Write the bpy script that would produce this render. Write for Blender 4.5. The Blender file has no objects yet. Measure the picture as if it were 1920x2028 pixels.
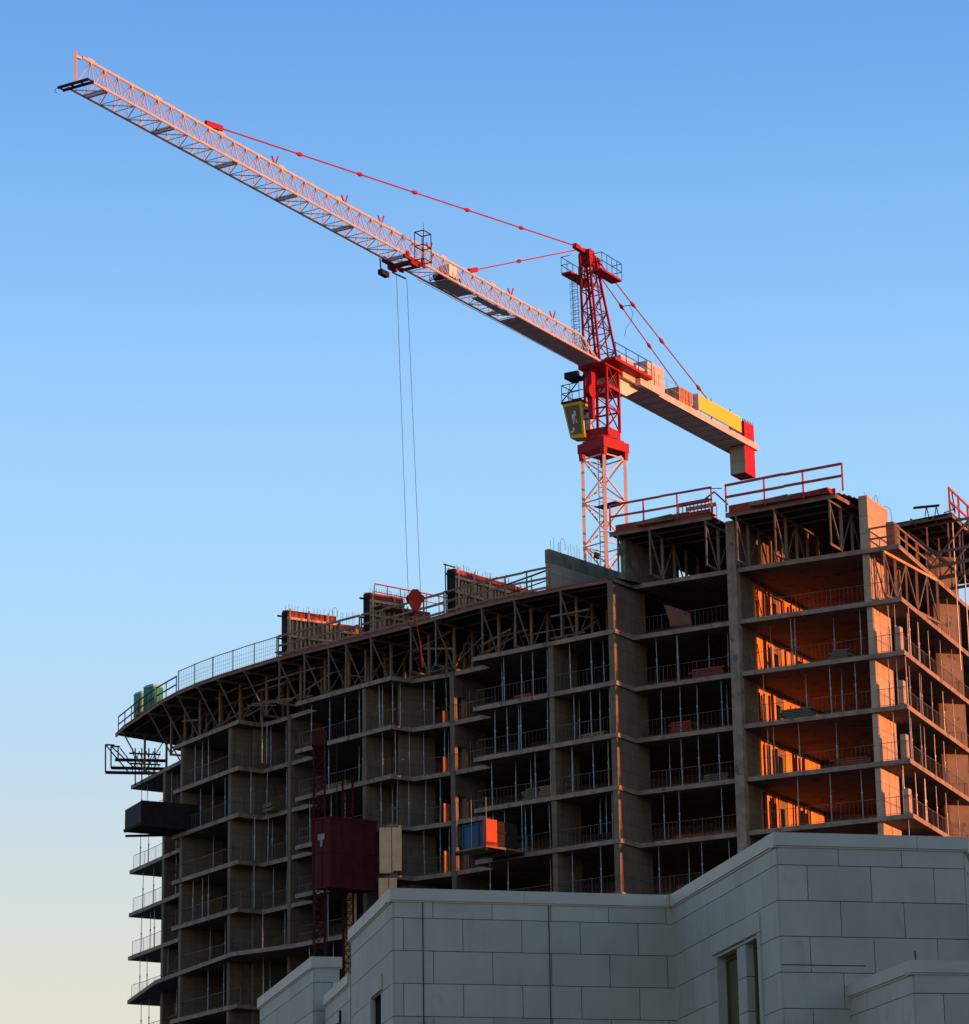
import bpy, math, random
from math import radians as R, sin, cos, pi, hypot, atan2
from mathutils import Vector as V, Matrix
random.seed(7)
sc = bpy.context.scene
col = sc.collection
# ---------------------------------------------------------------- camera
FPX, PITCH, ROLL, EYE = 6200.0, 0.27947896, 0.0155456, 1.6
cam = bpy.data.cameras.new('camera'); co = bpy.data.objects.new('camera', cam); col.objects.link(co)
cam.sensor_fit = 'HORIZONTAL'; cam.sensor_width = 36; cam.lens = 36 * FPX / 1920
cam.clip_start = 0.5; cam.clip_end = 6000
co.matrix_world = Matrix.Translation((0, 0, EYE)) @ Matrix.Rotation(R(90) + PITCH, 4, 'X') @ Matrix.Rotation(-ROLL, 4, 'Z')
sc.camera = co
# ---------------------------------------------------------------- light
SUN_AZ, SUN_EL = R(-22), R(1.8)
w = bpy.data.worlds.new('World'); sc.world = w; w.use_nodes = True
nt = w.node_tree; nt.nodes.clear()
sky = nt.nodes.new('ShaderNodeTexSky'); sky.sky_type = 'NISHITA'; sky.sun_disc = False
sky.sun_elevation = SUN_EL; sky.sun_rotation = R(90) - SUN_AZ
sky.altitude = 0; sky.air_density = 1.0; sky.dust_density = 0.6; sky.ozone_density = 1.6
# clear evening sky: the physical sky gives the warm side, a height gradient the deep blue of the clear side
tcw = nt.nodes.new('ShaderNodeTexCoord'); sx = nt.nodes.new('ShaderNodeSeparateXYZ'); nt.links.new(tcw.outputs['Generated'], sx.inputs[0])
ele = nt.nodes.new('ShaderNodeMath'); ele.operation = 'ARCSINE'; nt.links.new(sx.outputs['Z'], ele.inputs[0])
mr = nt.nodes.new('ShaderNodeMapRange'); mr.inputs[1].default_value = 0; mr.inputs[2].default_value = R(90); nt.links.new(ele.outputs[0], mr.inputs[0])
rp = nt.nodes.new('ShaderNodeValToRGB'); rp.color_ramp.interpolation = 'B_SPLINE'
def s2l(c): return tuple((v/255/12.92 if v/255 < .04045 else ((v/255+.055)/1.055)**2.4) for v in c) + (1,)
els = rp.color_ramp.elements
SKY = [(0.0, (236, 210, 180)), (0.06, (234, 224, 202)), (0.10, (214, 222, 218)), (0.135, (184, 220, 248)), (0.175, (167, 217, 255)), (0.22, (141, 197, 253)), (0.27, (108, 168, 237)), (0.33, (84, 140, 214)), (0.45, (52, 84, 130)), (1.0, (24, 30, 46))]
for i, (p, c) in enumerate(SKY):
    e = els[i] if i < 2 else els.new(p)
    e.position = p; e.color = s2l(c)
nt.links.new(mr.outputs[0], rp.inputs[0])
bg = nt.nodes.new('ShaderNodeBackground'); bg.inputs['Strength'].default_value = 0.03
bg2 = nt.nodes.new('ShaderNodeBackground'); bg2.inputs['Strength'].default_value = 0.72
ad = nt.nodes.new('ShaderNodeAddShader'); wo = nt.nodes.new('ShaderNodeOutputWorld')
nt.links.new(sky.outputs[0], bg.inputs[0]); nt.links.new(rp.outputs[0], bg2.inputs[0])
nt.links.new(bg.outputs[0], ad.inputs[0]); nt.links.new(bg2.outputs[0], ad.inputs[1]); nt.links.new(ad.outputs[0], wo.inputs[0])
sl = bpy.data.lights.new('sun', 'SUN'); sl.energy = 5.6; sl.angle = R(0.5); sl.color = (1.0, 0.315, 0.12)
so = bpy.data.objects.new('sun', sl); col.objects.link(so)
sd = V((cos(SUN_EL) * cos(SUN_AZ), cos(SUN_EL) * sin(SUN_AZ), sin(SUN_EL)))
so.rotation_euler = (-sd).to_track_quat('-Z', 'Y').to_euler(); so.location = (60, -40, 60)
sc.view_settings.view_transform = 'Standard'; sc.view_settings.look = 'None'
sc.view_settings.exposure = 0.4; sc.view_settings.gamma = 1.0
sc.cycles.max_bounces = 6; sc.cycles.diffuse_bounces = 4

# ---------------------------------------------------------------- survey helpers (heights above the eye -> world)
cr, sr, cp, sp = cos(ROLL), sin(ROLL), cos(PITCH), sin(PITCH)
def ray(x, y):
    a, b = x - 960, 1014 - y
    X = a * cr + b * sr; U = -a * sr + b * cr
    return V((X, FPX * cp - U * sp, FPX * sp + U * cp))
def plan(x, y, Z):                       # Z is a world height
    d = ray(x, y); k = (Z - EYE) / d.z
    return V((d.x * k, d.y * k))
def at(x, y, Y):
    d = ray(x, y) * (Y / ray(x, y).y); return V((d.x, d.y, d.z + EYE))
def pj(p):
    x, y, z = p[0], p[1], p[2] - EYE
    d = y * cp + z * sp; u = -y * sp + z * cp
    a = FPX * x / d; b = FPX * u / d
    return 960 + a * cr - b * sr, 1014 - (a * sr + b * cr)
STOREY = 3.0
def fl(k): return 45.46 + EYE - STOREY * k     # top of slab k (0 = upper deck level)

# ---------------------------------------------------------------- materials
MATS = {}
def mat(name, c, c2=None, rough=0.85, metal=0.0, scale=1.5, bump=0.0, detail=6, spots=None, stretch=None, island=0.0, seams=False):
    if name in MATS: return MATS[name]
    m = bpy.data.materials.new(name); m.use_nodes = True; n = m.node_tree; b = n.nodes['Principled BSDF']
    b.inputs['Roughness'].default_value = rough; b.inputs['Specular IOR Level'].default_value = 0.25 if rough > .15 else .5; b.inputs['Metallic'].default_value = metal
    tc = n.nodes.new('ShaderNodeTexCoord'); mp = n.nodes.new('ShaderNodeMapping')
    n.links.new(tc.outputs['Object'], mp.inputs[0])
    if stretch: mp.inputs['Scale'].default_value = stretch
    no = n.nodes.new('ShaderNodeTexNoise'); no.inputs['Scale'].default_value = scale; no.inputs['Detail'].default_value = detail
    no.inputs['Roughness'].default_value = 0.62
    n.links.new(mp.outputs[0], no.inputs['Vector'])
    rp = n.nodes.new('ShaderNodeValToRGB'); rp.color_ramp.elements[0].position = 0.32; rp.color_ramp.elements[1].position = 0.68
    c2 = c2 or tuple(v * 0.72 for v in c)
    rp.color_ramp.elements[0].color = (*c2, 1); rp.color_ramp.elements[1].color = (*c, 1)
    n.links.new(no.outputs['Fac'], rp.inputs[0]); out = rp.outputs[0]
    if spots:
        n2 = n.nodes.new('ShaderNodeTexNoise'); n2.inputs['Scale'].default_value = spots[1]; n2.inputs['Detail'].default_value = 8
        n.links.new(mp.outputs[0], n2.inputs['Vector'])
        r2 = n.nodes.new('ShaderNodeValToRGB'); r2.color_ramp.elements[0].position = spots[2]; r2.color_ramp.elements[1].position = spots[2] + 0.08
        n.links.new(n2.outputs['Fac'], r2.inputs[0])
        mx = n.nodes.new('ShaderNodeMix'); mx.data_type = 'RGBA'
        n.links.new(r2.outputs[0], mx.inputs[0]); n.links.new(out, mx.inputs[6]); mx.inputs[7].default_value = (*spots[0], 1)
        out = mx.outputs[2]
    if island:
        g = n.nodes.new('ShaderNodeNewGeometry'); mr = n.nodes.new('ShaderNodeMapRange')
        n.links.new(g.outputs['Random Per Island'], mr.inputs[0]); mr.inputs[3].default_value = 1 - island; mr.inputs[4].default_value = 1 + island
        hs = n.nodes.new('ShaderNodeHueSaturation'); n.links.new(mr.outputs[0], hs.inputs['Value']); n.links.new(out, hs.inputs['Color'])
        out = hs.outputs[0]
    if seams:      # joints left by the formwork panels
        sp3 = n.nodes.new('ShaderNodeSeparateXYZ'); n.links.new(tc.outputs['Object'], sp3.inputs[0])
        ax = n.nodes.new('ShaderNodeMath'); ax.operation = 'ADD'; n.links.new(sp3.outputs[0], ax.inputs[0]); n.links.new(sp3.outputs[1], ax.inputs[1])
        cb3 = n.nodes.new('ShaderNodeCombineXYZ'); n.links.new(ax.outputs[0], cb3.inputs[0]); n.links.new(sp3.outputs[2], cb3.inputs[1])
        bk = n.nodes.new('ShaderNodeTexBrick'); n.links.new(cb3.outputs[0], bk.inputs['Vector'])
        bk.inputs['Scale'].default_value = 1; bk.inputs['Brick Width'].default_value = 1.7; bk.inputs['Row Height'].default_value = 1.0; bk.inputs['Mortar Size'].default_value = 0.022
        bk.inputs['Color1'].default_value = (1, 1, 1, 1); bk.inputs['Color2'].default_value = (.86, .86, .86, 1); bk.inputs['Mortar'].default_value = (.6, .6, .6, 1); bk.offset = 0.0
        mb3 = n.nodes.new('ShaderNodeMix'); mb3.data_type = 'RGBA'; mb3.blend_type = 'MULTIPLY'; mb3.inputs[0].default_value = 1
        n.links.new(out, mb3.inputs[6]); n.links.new(bk.outputs['Color'], mb3.inputs[7]); out = mb3.outputs[2]
    n.links.new(out, b.inputs['Base Color'])
    if bump:
        bp = n.nodes.new('ShaderNodeBump'); bp.inputs['Strength'].default_value = bump; bp.inputs['Distance'].default_value = 0.03
        n3 = n.nodes.new('ShaderNodeTexNoise'); n3.inputs['Scale'].default_value = scale * 6; n3.inputs['Detail'].default_value = 6
        n.links.new(mp.outputs[0], n3.inputs['Vector']); n.links.new(n3.outputs['Fac'], bp.inputs['Height']); n.links.new(bp.outputs[0], b.inputs['Normal'])
    MATS[name] = m; return m
CONC = mat('cast_concrete', (0.24, 0.19, 0.14), (0.15, 0.12, 0.09), scale=0.55, bump=0.3, spots=((0.09, 0.08, 0.065), 1.7, 0.60))
CONCW = mat('wall_concrete', (0.225, 0.175, 0.12), (0.145, 0.115, 0.08), scale=0.7, bump=0.3, stretch=(1, 1, 0.35), seams=True, spots=((0.12, 0.10, 0.075), 1.3, 0.62))
EDGE = mat('slab_edge_concrete', (0.38, 0.275, 0.20), (0.20, 0.15, 0.11), scale=1.4, bump=0.3, spots=((0.13, 0.11, 0.09), 2.2, 0.60))
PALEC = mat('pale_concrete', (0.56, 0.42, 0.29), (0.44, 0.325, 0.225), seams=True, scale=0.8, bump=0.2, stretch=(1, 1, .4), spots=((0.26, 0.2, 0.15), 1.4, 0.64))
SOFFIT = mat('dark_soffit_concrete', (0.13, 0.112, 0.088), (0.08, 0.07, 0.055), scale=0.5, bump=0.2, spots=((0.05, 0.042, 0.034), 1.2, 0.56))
SUN_ORANGE = mat('sun_orange', (0.82, 0.33, 0.08), (0.60, 0.22, 0.055), scale=1.2, stretch=(1, 1, .3), island=0.1)  # orange of the low sun put into the base colour
GREYC = mat('grey_new_concrete', (0.42, 0.375, 0.29), (0.34, 0.30, 0.235), seams=True, scale=0.8, bump=0.2)
BOARD = mat('stained_board_concrete', (0.25, 0.24, 0.16), (0.11, 0.11, 0.075), scale=1.3, bump=0.3, spots=((0.34, 0.30, 0.20), 1.1, 0.58))
RED = mat('red_paint', (0.40, 0.008, 0.016), (0.27, 0.007, 0.014), rough=0.6, scale=2.0, spots=((0.20, 0.02, 0.02), 3.0, 0.68))
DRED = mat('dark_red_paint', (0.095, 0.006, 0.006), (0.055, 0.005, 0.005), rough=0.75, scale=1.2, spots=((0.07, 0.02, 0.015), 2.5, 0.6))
CREAM = mat('cream_paint', (0.70, 0.56, 0.48), (0.56, 0.43, 0.36), rough=0.55, scale=1.3, spots=((0.34, 0.24, 0.17), 2.6, 0.66))
GREYP = mat('grey_sheet', (0.78, 0.74, 0.66), (0.62, 0.58, 0.52), rough=0.6, scale=1.0)
STEEL = mat('galvanised_steel', (0.42, 0.43, 0.42), (0.25, 0.25, 0.24), rough=0.45, metal=0.35, scale=4)
RAILM = mat('dull_rail_steel', (0.16, 0.14, 0.125), (0.08, 0.07, 0.06), rough=0.6, metal=0.2, scale=3)
DARK = mat('dark_steel', (0.022, 0.022, 0.028), (0.012, 0.012, 0.015), rough=0.75, scale=2)
DBROWN = mat('dark_plywood', (0.030, 0.022, 0.018), (0.017, 0.013, 0.011), rough=0.95, scale=2)
ALU = mat('aluminium_truss', (0.22, 0.18, 0.145), (0.12, 0.095, 0.075), rough=0.7, metal=0.0, scale=3)
WOOD = mat('pale_timber', (0.62, 0.43, 0.25), (0.42, 0.28, 0.16), scale=2.5, stretch=(3, 3, 0.6), island=0.18)
WOODR = mat('weathered_plank', (0.29, 0.185, 0.115), (0.16, 0.10, 0.065), scale=2.0, island=0.2)
PLY = mat('plywood', (0.82, 0.54, 0.29), (0.68, 0.43, 0.22), scale=1.6, island=0.05)
REDPLY = mat('red_oxide_plywood', (0.34, 0.065, 0.045), (0.22, 0.045, 0.032), scale=1.6, island=0.12)
YEL = mat('yellow_paint', (0.80, 0.52, 0.04), (0.66, 0.40, 0.03), rough=0.5, scale=1.2)
SIGN = mat('yellow_sign_face', (0.85, 0.60, 0.05), (0.80, 0.54, 0.045), rough=0.6, scale=0.6)
GREEN = mat('green_plastic', (0.012, 0.27, 0.19), (0.01, 0.17, 0.12), rough=0.4, scale=1.3)
WHITEP = mat('translucent_roof_plastic', (0.42, 0.50, 0.52), (0.32, 0.38, 0.40), rough=0.4)
BLUE = mat('blue_steel', (0.015, 0.08, 0.18), (0.01, 0.05, 0.11), rough=0.5, scale=1.2)
ORANGE = mat('orange_steel', (0.50, 0.05, 0.012), (0.34, 0.035, 0.01), rough=0.5, scale=1.4)
PANEL = mat('grey_stone_panel', (0.50, 0.47, 0.375), (0.43, 0.405, 0.325), rough=0.8, scale=1.3, bump=0.12, island=0.08, stretch=(1, 1, 0.5), spots=((0.43, 0.405, 0.32), 3.0, 0.60))
JOINT = mat('dark_joint', (0.03, 0.034, 0.034), rough=0.9)
COPE = mat('coping_metal', (0.56, 0.525, 0.42), (0.49, 0.46, 0.37), rough=0.6, scale=1.0)
OLIVE = mat('olive_blind_glass', (0.12, 0.12, 0.055), (0.085, 0.085, 0.04), rough=0.35, scale=1.0, stretch=(1, 1, .2))
GLASS = mat('dark_glass', (0.02, 0.028, 0.03), rough=0.12)
WHITE = mat('white_sticker', (0.7, 0.72, 0.72), rough=0.5)
REBAR = mat('rusty_rebar', (0.10, 0.075, 0.065), rough=0.8, scale=6)
GROUND = mat('pale_gravel', (0.26, 0.23, 0.19), (0.17, 0.15, 0.125), scale=0.8, bump=0.2)
BRICK = mat('blocker_brick', (0.25, 0.12, 0.08), scale=1.0)

# ---------------------------------------------------------------- mesh helpers
class MB:
    def __init__(s): s.v = []; s.f = []
    def hexa(s, P):
        i = len(s.v); s.v += [tuple(p) for p in P]
        for q in ((0,3,2,1),(4,5,6,7),(0,1,5,4),(1,2,6,5),(2,3,7,6),(3,0,4,7)): s.f.append(tuple(i + k for k in q))
        return s
    def box(s, x0, y0, z0, x1, y1, z1):
        return s.hexa([(x0,y0,z0),(x1,y0,z0),(x1,y1,z0),(x0,y1,z0),(x0,y0,z1),(x1,y0,z1),(x1,y1,z1),(x0,y1,z1)])
    def obox(s, o, a, b, c):             # corner + three edge vectors
        o, a, b, c = V(o), V(a), V(b), V(c)
        return s.hexa([o, o+a, o+a+b, o+b, o+c, o+a+c, o+a+b+c, o+b+c])
    def bar(s, p, q, w, h=None, up=(0,0,1)):   # rectangular bar between two points
        p, q = V(p), V(q); d = q - p
        if d.length < 1e-6: return s
        d.normalize(); u = V(up)
        if abs(d.dot(u)) > 0.97: u = V((1, 0, 0)) if abs(d.x) < .9 else V((0, 1, 0))
        a = d.cross(u).normalized(); b = a.cross(d).normalized(); h = h or w
        a *= w / 2; b *= h / 2
        return s.hexa([p-a-b, p+a-b, p+a+b, p-a+b, q-a-b, q+a-b, q+a+b, q-a+b])
    def tube(s, p, q, r, n=8, r2=None):
        p, q = V(p), V(q); d = (q - p)
        if d.length < 1e-6: return s
        d.normalize(); u = V((0,0,1)) if abs(d.z) < .9 else V((1,0,0))
        a = d.cross(u).normalized(); b = a.cross(d).normalized(); r2 = r if r2 is None else r2
        i = len(s.v)
        for c, rr in ((p, r), (q, r2)):
            for k in range(n):
                t = 2*pi*k/n; s.v.append(tuple(c + a*cos(t)*rr + b*sin(t)*rr))
        for k in range(n): s.f.append((i+k, i+(k+1)%n, i+n+(k+1)%n, i+n+k))
        s.f.append(tuple(i+k for k in reversed(range(n)))); s.f.append(tuple(i+n+k for k in range(n)))
        return s
    def path(s, pts, r, n=6):
        for a, b in zip(pts[:-1], pts[1:]): s.tube(a, b, r, n)
        return s
    def prism(s, poly, z0, z1):
        n = len(poly); A = sum(poly[i][0]*poly[(i+1)%n][1]-poly[(i+1)%n][0]*poly[i][1] for i in range(n))
        if A < 0: poly = poly[::-1]
        i = len(s.v)
        s.v += [(p[0],p[1],z0) for p in poly] + [(p[0],p[1],z1) for p in poly]
        s.f.append(tuple(i+k for k in reversed(range(n)))); s.f.append(tuple(i+n+k for k in range(n)))
        for k in range(n): s.f.append((i+k, i+(k+1)%n, i+n+(k+1)%n, i+n+k))
        return s
    def build(s, name, m, parent=None):
        off = V((0,0,0)); p = parent
        while p is not None: off += p.location; p = p.parent
        me = bpy.data.meshes.new(name); me.from_pydata([tuple(V(v)-off) for v in s.v], [], s.f)
        me.materials.append(m); me.validate(); me.update()
        o = bpy.data.objects.new(name, me); col.objects.link(o); o.parent = parent
        return o
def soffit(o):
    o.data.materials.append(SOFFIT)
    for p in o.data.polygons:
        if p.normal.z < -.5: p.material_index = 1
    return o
def tag(o, label=None, cat=None, group=None, kind=None):
    if label: o['label'] = label
    if cat: o['category'] = cat
    if group: o['group'] = group
    if kind: o['kind'] = kind
    return o
def thing(name, loc, label, cat, group=None):
    o = bpy.data.objects.new(name, None); o.empty_display_size = .3; o.location = loc; col.objects.link(o)
    return tag(o, label, cat, group)
def copy_tree(o, parent=None):
    c = o.copy(); col.objects.link(c); c.parent = parent
    for ch in [x for x in bpy.data.objects if x.parent == o]: copy_tree(ch, c)
    return c
def v3(p, z): return V((p[0], p[1], z))
def dirv(deg): return V((cos(R(deg)), sin(R(deg))))

# ---------------------------------------------------------------- ground
tag(MB().box(-1500, -600, -0.3, 1500, 3000, 0).build('ground', GROUND), 'flat dark ground below the site, out of sight', kind='structure')

# ================================================================ UNFINISHED BUILDING
A, B, C, C2 = V((22.75,166.0)), V((13.64,170.95)), V((8.41,174.08)), V((7.29,172.27))
T1, R1, D, E2, E1 = V((-.86,178.81)), V((.23,180.47)), V((-2.12,182.56)), V((-4.51,184.23)), V((-5.8,183.27))
T2, R2, F2, F1 = V((-11.94,190.16)), V((-10.64,191.5)), V((-14.37,196.16)), V((-15.85,194.91))
T3, R3, G = V((-20.78,202.78)), V((-19.29,204.45)), V((-25.1,216.1))
RF = A + V((.384,.923)) * 34
BACK = [V((-12.5, 224.6)), V((0, 207)), V((14, 198)), V((28, 200))]
FRONT = [RF, A, B, C, C2, T1, R1, D, E2, E1, T2, R2, F2, F1, T3, R3, G]
T3L = plan(308.5, 1941, fl(6)); 
FRONT6 = [RF, A, B, C, C2, T1, R1, D, E2, E1, V(T2), plan(458, 1886, fl(6)), T3L, G]
bld = thing('unfinished_building', (0, 180, 0), 'curved multi storey concrete building shell under construction with open floors', 'building')
ORD = ['', 'first', 'second', 'third', 'fourth', 'fifth', 'sixth', 'seventh', 'eighth', 'ninth', 'tenth', 'eleventh', 'twelfth', 'thirteenth', 'fourteenth', 'fifteenth']
TH = 0.26
for k in range(1, 16):
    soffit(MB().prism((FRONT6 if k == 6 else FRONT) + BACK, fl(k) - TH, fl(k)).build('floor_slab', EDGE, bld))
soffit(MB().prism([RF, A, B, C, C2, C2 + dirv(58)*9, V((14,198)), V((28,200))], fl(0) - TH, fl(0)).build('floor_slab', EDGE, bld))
ZB = 0.0
def edge_pt(px, k=3, outline=FRONT):
    z = fl(k); best = None
    for a, b in zip(outline[:-1], outline[1:]):
        xa, ya = pj(v3(a, z)); xb, yb = pj(v3(b, z))
        if xb < xa and xb <= px <= xa:       # sides that face the camera, right to left
            s = .5
            for _ in range(20):
                x = pj(v3(a.lerp(b, s), z))[0]; s += (x - px) / (xa - xb); s = max(0, min(1, s))
            q = a.lerp(b, s)
            if best is None or q.y < best[0].y: best = (q, (b - a).normalized())
    return best
def fin(p, deg, L, th, z0, z1, name, m, proud=-0.03, side=-1, label=None):
    d = dirv(deg); n = V((-d.y, d.x)) * th     # n points to the left of d
    o = p - d * proud
    o2 = MB().prism([o, o + d*(L+proud), o + d*(L+proud) + n, o + n], z0, z1).build(name, m, bld)
    return tag(o2, label) if label else o2
top1 = fl(1) + 0.02
# tall column at the tower's middle, standing proud of the slab edges, with the party wall behind it
fin(V((14.2,170.62)), 150, .58, .01, ZB, fl(-1)+.1, 'column', CONCW) if False else None
dB = dirv(60.9); nB = V((-dB.y, dB.x))
p0 = V((14.18, 170.55)) - dB*0.12
MB().prism([p0, p0+dB*.5, p0+dB*.5+nB*.56, p0+nB*.56], ZB, fl(-1)-.25).build('column', EDGE, bld)
# party wall, opening added on every floor to pass sun to the tall column
wl = V((14.16, 170.62)) + dB*.40
for k in range(-1, 16):
    z0, z1 = fl(k+1), fl(k) - TH + .02
    if k == -1: z1 = fl(-1) - .15
    w_ = MB(); g0, g1 = 4.35, 4.95; Lw = 10.3
    for a, b, za in ((0, g0, z0), (g1, Lw, z0), (g0, g1, z0 + 2.0)):
        p, q = wl + dB*a, wl + dB*b
        w_.prism([p, q, q + nB*.25, p + nB*.25], za, z1)
    if k <= 6: w_.build('shear_wall', CONCW, bld)
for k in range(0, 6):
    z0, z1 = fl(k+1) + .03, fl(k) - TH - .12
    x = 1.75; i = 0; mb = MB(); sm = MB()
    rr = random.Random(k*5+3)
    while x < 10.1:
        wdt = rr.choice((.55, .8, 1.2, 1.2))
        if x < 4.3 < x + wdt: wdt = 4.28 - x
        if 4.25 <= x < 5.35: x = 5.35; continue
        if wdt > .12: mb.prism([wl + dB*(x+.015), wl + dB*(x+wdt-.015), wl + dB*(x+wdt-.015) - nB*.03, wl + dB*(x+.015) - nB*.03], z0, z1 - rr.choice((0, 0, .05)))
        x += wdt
    mb.build('sun_orange_panels', SUN_ORANGE, bld)  # panels only on the sunlit stretch, their colour deepening the sun's orange
    for x in [rr.uniform(1.9, 4.1) for _ in range(8 + (k > 2)*6)] + [rr.uniform(5.5, 8.5) for _ in range(8 + (k > 2)*4)]:
        sm.bar(v3(wl + dB*x - nB*.07, z0), v3(wl + dB*(x + rr.uniform(-.05,.05)) - nB*.07, z1 - rr.uniform(0,.5)), rr.choice((.045,.07,.12)))
    if k in (0, 1):
        for _ in range(5): xa = rr.uniform(2, 4); sm.bar(v3(wl + dB*xa - nB*.09, z0 + rr.uniform(.1, 1)), v3(wl + dB*(xa + rr.uniform(-.9,.9)) - nB*.09, z1 - rr.uniform(.3, 1)), .04)
    tag(sm.build('stud_bracing', DBROWN, bld), kind='stuff')
finspec = [('C2', C2 + V((.02,0)), 58.2, 3.6, .35), ]
fin(C2 + V((-.13,.08)), 58.2, 3.9, .36, ZB, fl(0)-.1, 'shear_wall', CONCW, -.14)
fin(C2 + dirv(58.2)*1.6 + V((-.1,0)), 58.2, 6.5, .3, fl(0)-.1, fl(-1)-.35, 'shear_wall', BOARD, 0)
WALLS = {}
for px, deg, L in ((1097, 54, 2.6), (903, 52, 2.9), (722, 42, 3.1), (577, 37, 2.4), (453, 34, 3.2), (357, 33, 3.2)):
    p, _ = edge_pt(px); WALLS[px] = (p, deg)
    proud = .06 if px in (903, 577) else -.14
    if px == 903:
        d9 = dirv(deg); n9 = V((-d9.y, d9.x))*.34; m9 = MB()
        q9 = lambda a, b, u, v: m9.prism([p + d9*a, p + d9*b, p + d9*b + n9, p + d9*a + n9], u, v)
        q9(-.06, .22, ZB, top1); q9(1.0, L, ZB, top1)
        for k in range(1, 16): q9(.22, 1.0, fl(k)+1.5 if k > 1 else fl(1)-.01, fl(k-1)-TH+.01 if k > 1 else top1)  # low slot cut through the wall so sun reaches the added boards
        m9.build('shear_wall', CONCW, bld); continue
    fin(p, deg, L, .34, ZB, top1, 'shear_wall', CONCW, proud)
WALLS[307] = (V((-22.1,210.2)), 33)
fin(V((-22.1,210.2)), 33, 11, .35, ZB, top1, 'end_wall', CONCW, -.05)
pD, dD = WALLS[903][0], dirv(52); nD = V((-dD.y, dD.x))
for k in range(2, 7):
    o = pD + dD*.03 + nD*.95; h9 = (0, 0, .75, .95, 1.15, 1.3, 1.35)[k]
    b9 = MB().prism([o, o + dD*.5, o + dD*.5 + nD*.05, o + nD*.05], fl(k)+.01, fl(k)+h9).build('sun_patch_board', SUN_ORANGE)  # added board, its colour and height standing in for a sun patch
    b9['label'] = 'added orange board standing in for a sun patch beside the tall grey column, %s' % ['', '', 'top open floor', 'second open floor', 'third open floor', 'fourth open floor', 'fifth open floor'][k]; b9['category'] = 'board'; b9['group'] = 'added sun patch boards beside the tall grey column'
# walls behind the notches
for a, b in ((E2 + V((1.3,1.9)), E1 + V((.5,1.6))), (F2 + V((1.7,2.0)), F1 + V((.9,1.5)))):
    d = (b - a).normalized(); n = V((d.y, -d.x))*.25
    MB().prism([a, b, b+n, a+n], ZB, top1).build('shear_wall', CONCW, bld)
# spine walls deep inside
sp_ = [V((27.9,178.9)), V((26.27,178.3)), V((26.3,181.2)), V((19.7,181.0)), V((11,184)), V((3,187.6)), V((-5,194)), V((-12,203.5)), V((-15.5,214))]
for a, b in zip(sp_[:-1], sp_[1:]):
    d = (b - a).normalized(); n = V((-d.y, d.x))*-.3
    MB().prism([a, b, b+n, a+n], ZB, (fl(-1) - .2) if a.x > 9 else fl(0) - .12).build('core_wall', CONC, bld)
# corner pier and low upstand at the corner of each floor
pr = V((21.26,167.08)); dp = dirv(63.5); npv = V((-dp.y, dp.x))
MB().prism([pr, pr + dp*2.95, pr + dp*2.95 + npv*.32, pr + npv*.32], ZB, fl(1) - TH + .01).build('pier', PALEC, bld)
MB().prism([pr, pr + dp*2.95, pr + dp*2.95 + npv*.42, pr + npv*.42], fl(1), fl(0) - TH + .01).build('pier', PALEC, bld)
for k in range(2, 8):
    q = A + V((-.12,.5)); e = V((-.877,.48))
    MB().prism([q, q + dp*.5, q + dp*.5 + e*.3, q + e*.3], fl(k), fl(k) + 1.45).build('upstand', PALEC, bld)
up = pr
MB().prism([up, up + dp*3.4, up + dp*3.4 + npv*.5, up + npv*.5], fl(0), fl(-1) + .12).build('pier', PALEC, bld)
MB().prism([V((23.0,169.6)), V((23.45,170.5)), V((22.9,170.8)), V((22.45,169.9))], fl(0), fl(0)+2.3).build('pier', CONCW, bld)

# ---- guard rails along the open edges (each bay is a part)
def limit(x):        # skyline of the stone building in front
    pts = [(0,2100),(300,2100),(517,1990),(623,1905),(690,1905),(700,1850),(780,1765),(1332,1780),(1538,1655),(1906,1665),(1907,2100),(1950,2100)]
    for (a, b), (c, d) in zip(pts[:-1], pts[1:]):
        if a <= x <= c: return b + (d - b)*(x - a)/(c - a)
    return 2100
def rail_mesh(mb, a, b, z, h=1.05, step=.26, sag=.03):
    L = (b - a).length; n = max(1, int(L/step))
    m = max(2, int(L/1.2))
    P = [v3(a.lerp(b, i/m), z + h - sag*4*(i/m)*(1-i/m)*min(1, L/4) + random.uniform(-.012,.012)) for i in range(m+1)]
    for p, q in zip(P[:-1], P[1:]): mb.bar(p, q, .026)
    mb.bar(v3(a, z+.12), v3(b, z+.12), .02)
    for i in range(n+1):
        p = a.lerp(b, i/n); mb.bar(v3(p, z), v3(p, z+h-.03), .012 if i % 8 else .032)
nbay = 0
inner = []
pts = [RF + V((-8,-19)), A]
chain = [[RF + V((-4.6,-11)), A], [A, B], [B, C], [C2, WALLS[1097][0]], [WALLS[1097][0], T1], [T1, R1], [R1, D], [D, E2, E1, WALLS[722][0]], [WALLS[722][0], T2], [T2, R2], [R2, WALLS[577][0]], [WALLS[577][0], F2], [F2, F1], [F1, T3], [T3, R3], [R3, WALLS[307][0]], [WALLS[307][0], G]]
cen = V((2, 196))
for k in range(1, 8):
    for c in chain:
        mb = MB()
        for a, b in zip(c[:-1], c[1:]):
            d = (b - a).normalized(); n = V((-d.y, d.x))
            if n.dot(cen - a) < 0: n = -n
            a2, b2 = a + n*.28 + d*.1, b + n*.28 - d*.1
            xm, ym = pj(v3(a2.lerp(b2, .5), fl(k)))
            if ym > limit(min(1919, xm)) + 25: continue
            if k == 1 and c[0] is not B and c[0] is not A and random.random() < .9: continue
            rail_mesh(mb, a2, b2, fl(k))
        if mb.f and nbay < 98: mb.build('guard_rail', RAILM, bld); nbay += 1

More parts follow.
